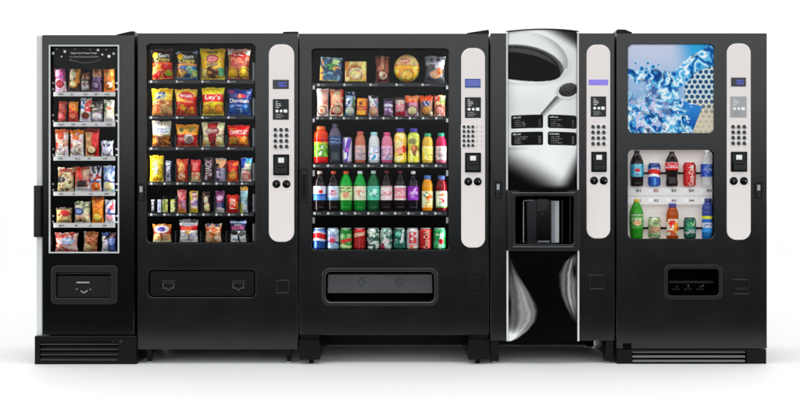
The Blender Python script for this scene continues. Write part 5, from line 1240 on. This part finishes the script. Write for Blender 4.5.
    bottle('smoothie', 'peach-yellow bottle, violet cap' + w3, GB, 400.4, 12.2, 128.4, b3, YB, 'sleeve', 'ecd464', '4a3c9c', [('gr', 'f0dc60', 'f0c878'), ('e', .35, .62, .3, .14, 'ecd8d0'), ('e', .8, .45, .2, .14, 'd85048'), ('e', .4, .4, .3, .14, 'f0a890'), ('p', [(.1, .22), (.7, .30), (.7, .25)], '2c2418'), ('n', 7, .66, 'f8ecb0')], 7)
    bottle('smoothie', 'green-yellow bottle with violet cap' + w3, GB, 413.6, 12, 128.4, b3, YB, 'sleeve', 'd4d85c', '44389c', [('gr', 'e0dc5c', 'c4d068'), ('e', .4, .72, .34, .12, '8c8c5c'), ('e', .6, .40, .34, .2, '8c5428'), ('e', .45, .5, .2, .1, 'd8946c'), ('p', [(.1, .25), (.9, .32), (.9, .27)], '2c2418'), ('n', 8, .66, 'f0eca0')], 8)
    bottle('juice', 'pale yellow juice with green cap' + w3, GB, 427.6, 10.8, 133.4, b3, YB, 'juice', 'ecd070', '2c9c6c', lab3('e8d068', 'f4e8a4'), 9, top='f0c868', level=.5)
    bottle('juice', 'pink juice with green cap' + w3, GB, 441, 10.6, 133.2, b3, YB, 'juice', 'd8788c', '24906c', lab3('b4a0a4', 'dccccc'), 10, top='c83860', level=.5)
    b4 = 211
    cola = '1c0c08'
    bottle('soda', 'cola with blue-white label' + w4, GB, 319.8, 12.4, 171, b4, YB, 'cola', cola, 'd8b8a8', [('bg', 'dfe4ee'), ('r', 0, 0, 1, .45, '3c68b4'), ('w', .0, .3, .04, 1, '5c84c4'), ('t', 'PEPSI', .5, .62, .62, .2, '24407c'), ('e', .62, .6, .18, .12, 'c83040')], 11)
    bottle('soda', 'cola with pale label and red-orange cap' + w4, GB, 333.4, 11.8, 171, b4, YB, 'cola', cola, 'e05c38', [('bg', 'd0dcea'), ('r', 0, 0, 1, .2, '8cb4d8'), ('e', .5, .5, .28, .24, 'e0b4c0'), ('t', 'diet', .5, .66, .4, .15, '8c4c60'), ('t', 'PEPSI', .52, .42, .6, .18, '6c6c98')], 12)
    bottle('soda', 'bright green soda with orange cap' + w4, GB, 346, 13, 171, b4, YB, 'cola', '1c8c34', 'e4582c', [('bg', 'c8d8a8'), ('r', 0, .8, 1, .9, '2c4c2c'), ('t', 'MTN DEW', .5, .62, .86, .2, '3c5c34'), ('e', .5, .35, .3, .2, 'd89c84'), ('n', 7, .66, 'b4c890')], 13, top='2cb444', level=.64)
    bottle('soda', 'bright green soda with white cap' + w4, GB, 360, 12.6, 171, b4, YB, 'cola', '1c8838', 'eceeee', [('bg', 'e0dcc4'), ('e', .5, .5, .3, .26, 'd8a494'), ('t', 'DEW', .5, .5, .5, .22, 'b45c54'), ('n', 8, .66, 'ece8d8')], 14, top='2cb050', level=.64)
    bottle('soda', 'dark green soda with mint label' + w4, GB, 373.4, 12.4, 170.6, b4, YB, 'cola', '0f5a34', 'c4dcd4', [('bg', '6cc4ac'), ('p', [(.15, .3), (.5, .8), (.9, .75), (.6, .5), (.8, .3)], 'c4ecdc'), ('t', 'Sprite', .5, .5, .7, .3, 'e4f4ee'), ('n', 9, .7, '3c9c84')], 15, top='1c7448', level=.64)
    bottle('soda', 'cola with white label, red script' + w4, GB, 386.4, 11.8, 170.6, b4, YB, 'cola', cola, '6c1420', [('bg', 'e8dcdc'), ('t', 'Coca-Cola', .5, .5, .84, .4, 'c03444', 0, .2), ('r', 0, .9, 1, 1, 'c8a4a8')], 16)
    bottle('soda', 'cola with pink-red label' + w4, GB, 400.2, 11.8, 170.6, b4, YB, 'cola', '180a0a', '601020', [('bg', 'd8909a'), ('t', 'Coca-Cola', .5, .5, .84, .4, 'f0e0e0', 0, .2), ('r', 0, 0, 1, .12, 'e8dcdc'), ('r', 0, .88, 1, 1, 'e8dcdc')], 17)
    bottle('soda', 'black soda with violet label' + w4, GB, 413.2, 11.4, 171, b4, YB, 'cola', '120a18', 'ece8ec', [('bg', '8434a0'), ('p', [(.2, .2), (.6, .9), (.8, .9), (.5, .2)], 'd8b4e4'), ('t', 'GRAPE', .5, .5, .8, .2, 'e8d0f0'), ('n', 8, .7, 'a45cc0')], 18)
    bottle('juice', 'orange juice with blue cap' + w4, GB, 427.4, 11, 175.4, b4, YB, 'juice', 'ec9c1c', '4c6cb4', [('bg', 'dcd4a0'), ('r', 0, 0, 1, .12, 'f0a42c'), ('e', .4, .75, .24, .18, '4c8c4c'), ('e', .66, .62, .26, .22, 'e8743c'), ('p', [(.1, .25), (.7, .36), (.7, .3)], '2c3c1c'), ('n', 8, .62, 'f0f0dc')], 19, top='f4a828', level=.56)
    bottle('juice', 'dark red juice with blue cap' + w4, GB, 441.4, 11, 175.6, b4, YB, 'juice', '6c1420', '4c64a8', [('bg', 'd8dcc4'), ('e', .5, .7, .3, .22, 'e07c5c'), ('e', .7, .5, .2, .2, 'c8444c'), ('p', [(.1, .25), (.7, .36), (.7, .3)], '2c3c1c'), ('n', 8, .62, 'eceedc'), ('r', 0, .0, 1, .08, '6ca45c')], 20, top='7c1828', level=.56)
    # cans
    GC = 'soda cans along the bottom of the centre machine'; wc = ' in the bottom row of the centre machine'
    cx = (319.6, 333, 346, 359.6, 373.2, 386.2, 399.6, 412.6, 425.6, 439.4)
    CC = [
     ('dark blue can with red and white globe', [('bg', '2c5094'), ('r', 0, .78, 1, .96, '4c74b0'), ('w', .40, .80, .03, .7, 'eceef4'), ('w', .50, .76, .04, .7, 'd42c38'), ('t', 'PEPSI', .5, .84, .6, .07, 'f0f4fa'), ('r', .1, 0, .22, .36, '6c94cc')]),
     ('pale silver-blue can with red globe', [('bg', 'a8c4e0'), ('n', 7, .55, 'd8e0ee'), ('e', .48, .5, .36, .22, 'c4a4c4'), ('w', .30, .40, .04, .7, '2c58a4'), ('e', .45, .42, .26, .10, 'd0506c'), ('t', 'diet PEPSI', .5, .66, .8, .1, '5474b4')]),
     ('green can with red letters', [('bg', '3c9c44'), ('n', 7, .55, '8cc480'), ('r', 0, .74, 1, .95, '2c7c38'), ('p', [(.05, .25), (.95, .40), (.95, .56), (.1, .44)], 'd84c44'), ('t', 'MTN DEW', .5, .60, .84, .16, 'd8ecc8'), ('w', .1, .2, .03, 1, 'dce8b4')]),
     ('dark red can with cream script', [('bg', 'a81828'), ('r', 0, .82, 1, .96, 'c8303c'), ('p', [(.05, .56), (.9, .66), (.95, .84), (.1, .76)], 'd8a48c'), ('t', 'Dr Pepper', .5, .7, .84, .14, 'f4e4d4', 0, .2), ('r', .46, .0, .54, .5, 'd0646c')]),
     ('white can with dark green pattern', [('bg', 'd0dcd4'), ('n', 6, .52, '3c6458'), ('n', 9, .66, 'f0f4f0'), ('p', [(.1, .3), (.5, .5), (.9, .7), (.9, .55), (.4, .35)], '24584c'), ('t', 'TWIST', .5, .5, .7, .14, '1c4c40', 0, .3)]),
     ('white and green can with dark red base', [('bg', 'b4c8bc'), ('n', 6, .55, '4c7c68'), ('p', [(0, 0), (.45, 0), (.3, .3), (0, .3)], '8c2440'), ('e', .5, .4, .3, .14, 'd8ccd0'), ('n', 9, .66, 'e8eeea'), ('t', 'diet', .5, .78, .4, .1, '34584c')]),
     ('dark green can with white letters', [('bg', '14584c'), ('p', [(.55, .3), (.75, .95), (.95, .95), (.8, .4)], 'e4f0ec'), ('e', .4, .72, .24, .14, '8cc8b8'), ('t', 'Sprite', .5, .36, .84, .26, 'f0f6f4', 0, .2), ('n', 8, .68, '3c8c78')]),
     ('silver can with red panel', [('bg', 'd4ccd0'), ('r', .22, .3, .78, .82, 'd04c4c'), ('t', 'Coke', .5, .56, .44, .2, 'f4e0e0', 1), ('r', .25, .0, .75, .22, 'e89480'), ('n', 8, .7, 'f0ecf0')]),
     ('deep red can with cream script', [('bg', 'b01c20'), ('t', 'Coca-Cola', .55, .46, .84, .44, 'f0d4c0', 1), ('r', 0, .9, 1, 1, 'c84c48')]),
     ('green can with dark red fruit, rightmost', [('bg', '1c9450'), ('n', 6, .6, '5cc088'), ('p', [(.35, .1), (.6, .0), (.8, .6), (.6, .85)], 'c8e8d0'), ('e', .62, .38, .22, .12, 'b01c24'), ('t', 'GINGER', .5, .7, .7, .1, 'e8f4ec')])]
    for (lk, ops), x, k in zip(CC, cx, range(10)): can('soda can', lk + wc, GC, x, 12.2, 228, 249.4, YB, ops, 30+k)
    # ---- right machine display
    GR = 'drinks in the lit window of the right machine'; wu = ' in the upper row of the right machine'; wl = ' in the lower row of the right machine'
    YD = .072
    bottle('soda', 'cola bottle with light blue label' + wu, GR, 636.8, 13.4, 150.4, 186.6, YD, 'cola', cola, '1c1816', [('bg', '8cc8dc'), ('r', 0, .0, .2, 1, '54a8c8'), ('r', .72, 0, 1, 1, '3c9cb8'), ('e', .45, .5, .2, .14, 'c82c40'), ('t', 'diet PEPSI', .45, .72, .6, .1, '24487c'), ('r', .3, .12, .6, .2, '2c3c5c')], 41)
    can('soda can', 'blue can with red and white globe' + wu, GR, 654.2, 12.4, 162.8, 186.6, YD, [('bg', '1c58ac'), ('r', 0, .82, 1, 1, '143c7c'), ('w', .40, .72, .03, .7, 'f0f2f8'), ('w', .50, .70, .04, .7, 'd42838'), ('t', 'PEPSI', .5, .77, .6, .06, 'f0f4fa'), ('r', .38, 0, .5, .36, '6ca4dc')], 42)
    bottle('soda', 'cola bottle with red label' + wu, GR, 671.8, 13, 151.6, 186.6, YD, 'contour', cola, '241412', [('bg', 'd02434'), ('t', 'Coca-Cola', .5, .5, .9, .5, 'f6ecec', 0, .2), ('r', 0, .9, 1, 1, 'e8b4b8')], 43)
    can('soda can', 'bright red can with white script' + wu, GR, 689.4, 12.6, 162.6, 186.6, YD, [('bg', 'c41c24'), ('t', 'Coca-Cola', .52, .46, .84, .42, 'f6ecea', 1), ('r', 0, .93, 1, 1, 'b8141c')], 44, lidc='c43838')
    bottle('water', 'clear water bottle with blue label' + wu, GR, 707.2, 13, 150.4, 186.6, YD, 'cola', 'dfe6ea', 'eef0f2', [('bg', '3450a4'), ('t', 'AQUA', .5, .55, .8, .24, 'b8c8ec'), ('p', [(.1, .7), (.6, .95), (.9, .85), (.4, .8)], '8ca4dc'), ('n', 8, .68, '6c84c4')], 45, clear=True)
    bottle('soda', 'green soda bottle with yellow cap' + wl, GR, 636.4, 13.8, 199, 239, YD, 'cola', '3c9c34', 'e4b83c', [('bg', '5c9c50'), ('t', 'MTN DEW', .5, .66, .84, .16, 'e4ecd4'), ('e', .48, .4, .32, .2, 'd8c8a0'), ('t', 'DEW', .48, .4, .5, .16, 'd8543c'), ('r', 0, .9, 1, 1, 'b4c8a4')], 46, top='4cac3c', level=.64)
    can('soda can', 'pale green can with red letters' + wl, GR, 654.3, 12.4, 216.8, 239, YD, [('bg', 'a4b48c'), ('n', 7, .55, 'c8d4b0'), ('t', 'diet', .5, .72, .5, .12, '4c6c44'), ('t', 'DEW', .5, .42, .8, .26, 'd8383c', 0, .2), ('w', .12, .2, .03, 1, '7c946c')], 47)
    bottle('iced tea', 'amber tea bottle with violet cap' + wl, GR, 672.4, 12.2, 203.4, 239, YD, 'juice', 'a85018', '4c408c', [('bg', 'e0d8c8'), ('e', .4, .74, .3, .2, 'd84430'), ('e', .66, .5, .24, .3, 'e8a040'), ('p', [(.2, .2), (.4, .7), (.52, .7), (.36, .2)], 'f0ecec'), ('r', 0, 0, 1, .14, 'ccd4b0'), ('n', 8, .7, 'c85c40')], 48, top='b85c1c', level=.56)
    can('soda can', 'dark green can with white letters' + wl, GR, 689.8, 12.2, 217.4, 239, YD, [('bg', '145848'), ('t', 'Sprite', .5, .36, .86, .34, 'f0f6f4', 0, .2), ('e', .45, .68, .28, .12, '74b878'), ('p', [(.6, .6), (.8, .95), (.9, .9), (.75, .6)], 'c8e0b4'), ('n', 8, .7, '3c8c74')], 49, lidc='54605c')
    bottle('water', 'slim blue bottle with navy cap' + wl, GR, 708, 12.4, 198.4, 239, YD, 'sport', '3c7cc0', '34387c', [('bg', '3c6cb4'), ('r', 0, .82, 1, 1, 'd8dc5c'), ('r', 0, .30, 1, .58, 'dce4ec'), ('t', 'SPORT', .5, .44, .8, .16, '2c4c94'), ('r', 0, 0, 1, .28, '54a0d8')], 50, top='4c60a4', level=.56)
# ------------------------------------------------------------------ build
machine_narrow(); machine_chips(); machine_drinks(); machine_coffee(); machine_right()
products()

# setting: white paper sheet in front of and under the machines, unseen dark floor added beyond it to darken door reflections
m = mat('white_paper_floor', 'fbfbfb', .6, spec=.2)
g = G(); g.box(-70, 70, -1.16, 150, -.004, 0); o = g.build('studio_floor', m); o['kind'] = 'structure'
g = G(); g.box(-12, 12, -9, -1.12, -.06, -.008); o = g.build('ground', mat('dark_ground', '202020', .9, spec=.1)); o['kind'] = 'structure'

# studio surroundings: bright backdrop, darker room on the camera's side with a soft glow above
w = bpy.data.worlds.new('World'); scene.world = w; w.use_nodes = True
nt = w.node_tree; bg = nt.nodes['Background']
tc = nt.nodes.new('ShaderNodeTexCoord'); sx = nt.nodes.new('ShaderNodeSeparateXYZ'); nt.links.new(tc.outputs['Generated'], sx.inputs[0])
def ramp(src, f0, f1, t0, t1):
    r = nt.nodes.new('ShaderNodeMapRange'); r.interpolation_type = 'SMOOTHSTEP'
    for k, v in (('From Min', f0), ('From Max', f1), ('To Min', t0), ('To Max', t1)): r.inputs[k].default_value = v
    nt.links.new(src, r.inputs['Value']); return r.outputs['Result']
f1 = ramp(sx.outputs['Z'], FZ0, FZ1, FV0, FV1); f2 = ramp(sx.outputs['Z'], .40, .60, 1, FTOP/FV1)
mm = nt.nodes.new('ShaderNodeMath'); mm.operation = 'MULTIPLY'; nt.links.new(f1, mm.inputs[0]); nt.links.new(f2, mm.inputs[1]); front = mm.outputs[0]
side = ramp(sx.outputs['Y'], -.25, .05, 0, 1)
mx = nt.nodes.new('ShaderNodeMix'); mx.data_type = 'FLOAT'
nt.links.new(side, mx.inputs['Factor']); nt.links.new(front, mx.inputs['A']); mx.inputs['B'].default_value = BACKV
nt.links.new(mx.outputs['Result'], bg.inputs['Strength'])
mc = nt.nodes.new('ShaderNodeMix'); mc.data_type = 'RGBA'; nt.links.new(side, mc.inputs['Factor'])
mc.inputs['A'].default_value = (.96, 1.0, 1.01, 1); mc.inputs['B'].default_value = (1, 1, 1, 1)
nt.links.new(mc.outputs['Result'], bg.inputs['Color'])

def area(name, loc, aim, sx_, sy_, power, col=(1, 1, 1)):
    l = bpy.data.lights.new(name, 'AREA'); l.shape = 'RECTANGLE'; l.size = sx_; l.size_y = sy_; l.energy = power; l.color = col
    o = bpy.data.objects.new(name, l); COL.objects.link(o); o.location = loc
    o.rotation_euler = (Vector(aim) - Vector(loc)).to_track_quat('-Z', 'Y').to_euler()
    return o
area('overhead_softbox', (0, -1.9, 4.3), (0, -.7, 0), 7.5, 1.4, OVER)
# the machines' own lamps: slim tubes behind the door frame at the head of each window
def tube(name, px0, px1, py, power, y=.045, zaim=.9):
    l = area(name, ((PX(px0)+PX(px1))/2, y, PZ(py)), ((PX(px0)+PX(px1))/2, y+.12, PZ(py)-1.), (PX(px1)-PX(px0)), .03, power)
    l.data.spread = math.radians(150); return l
def vtube(name, px, py0, py1, power, dx, y=.045):
    l = area(name, (PX(px), y, (PZ(py0)+PZ(py1))/2), (PX(px)+dx, y+.05, (PZ(py0)+PZ(py1))/2), .02, PZ(py0)-PZ(py1), power)
    l.rotation_euler = Vector((dx, .35*abs(dx), 0)).to_track_quat('-Z', 'Y').to_euler()
    l.data.size = .02; l.data.size_y = PZ(py0)-PZ(py1); return l
for nm, a, b, t0, b0, P in (('narrow', 47.1, 122, 48, 250, TUBE*.7), ('chips', 143, 260, 45, 242, TUBE*1.0), ('drinks', 305.5, 454.5, 50, 250, TUBE*1.15)):
    vtube('cabinet_tube', a, t0, b0, P, 1.); vtube('cabinet_tube', b, t0, b0, P, -1.)

tube('window_tube', 629, 713, 146.6, SODA, y=.035)
cam = bpy.data.cameras.new('Camera'); co = bpy.data.objects.new('Camera', cam); COL.objects.link(co)
co.location = (0, -D, HC); co.rotation_euler = (math.radians(90), 0, 0)
cam.sensor_width = 36; cam.lens = 36*D/(800*S); cam.clip_end = 200; cam.clip_start = .1
scene.camera = co
scene.view_settings.view_transform = 'Standard'; scene.view_settings.look = 'None'
scene.view_settings.exposure = 0; scene.view_settings.gamma = 1
scene.cycles.transparent_max_bounces = 12
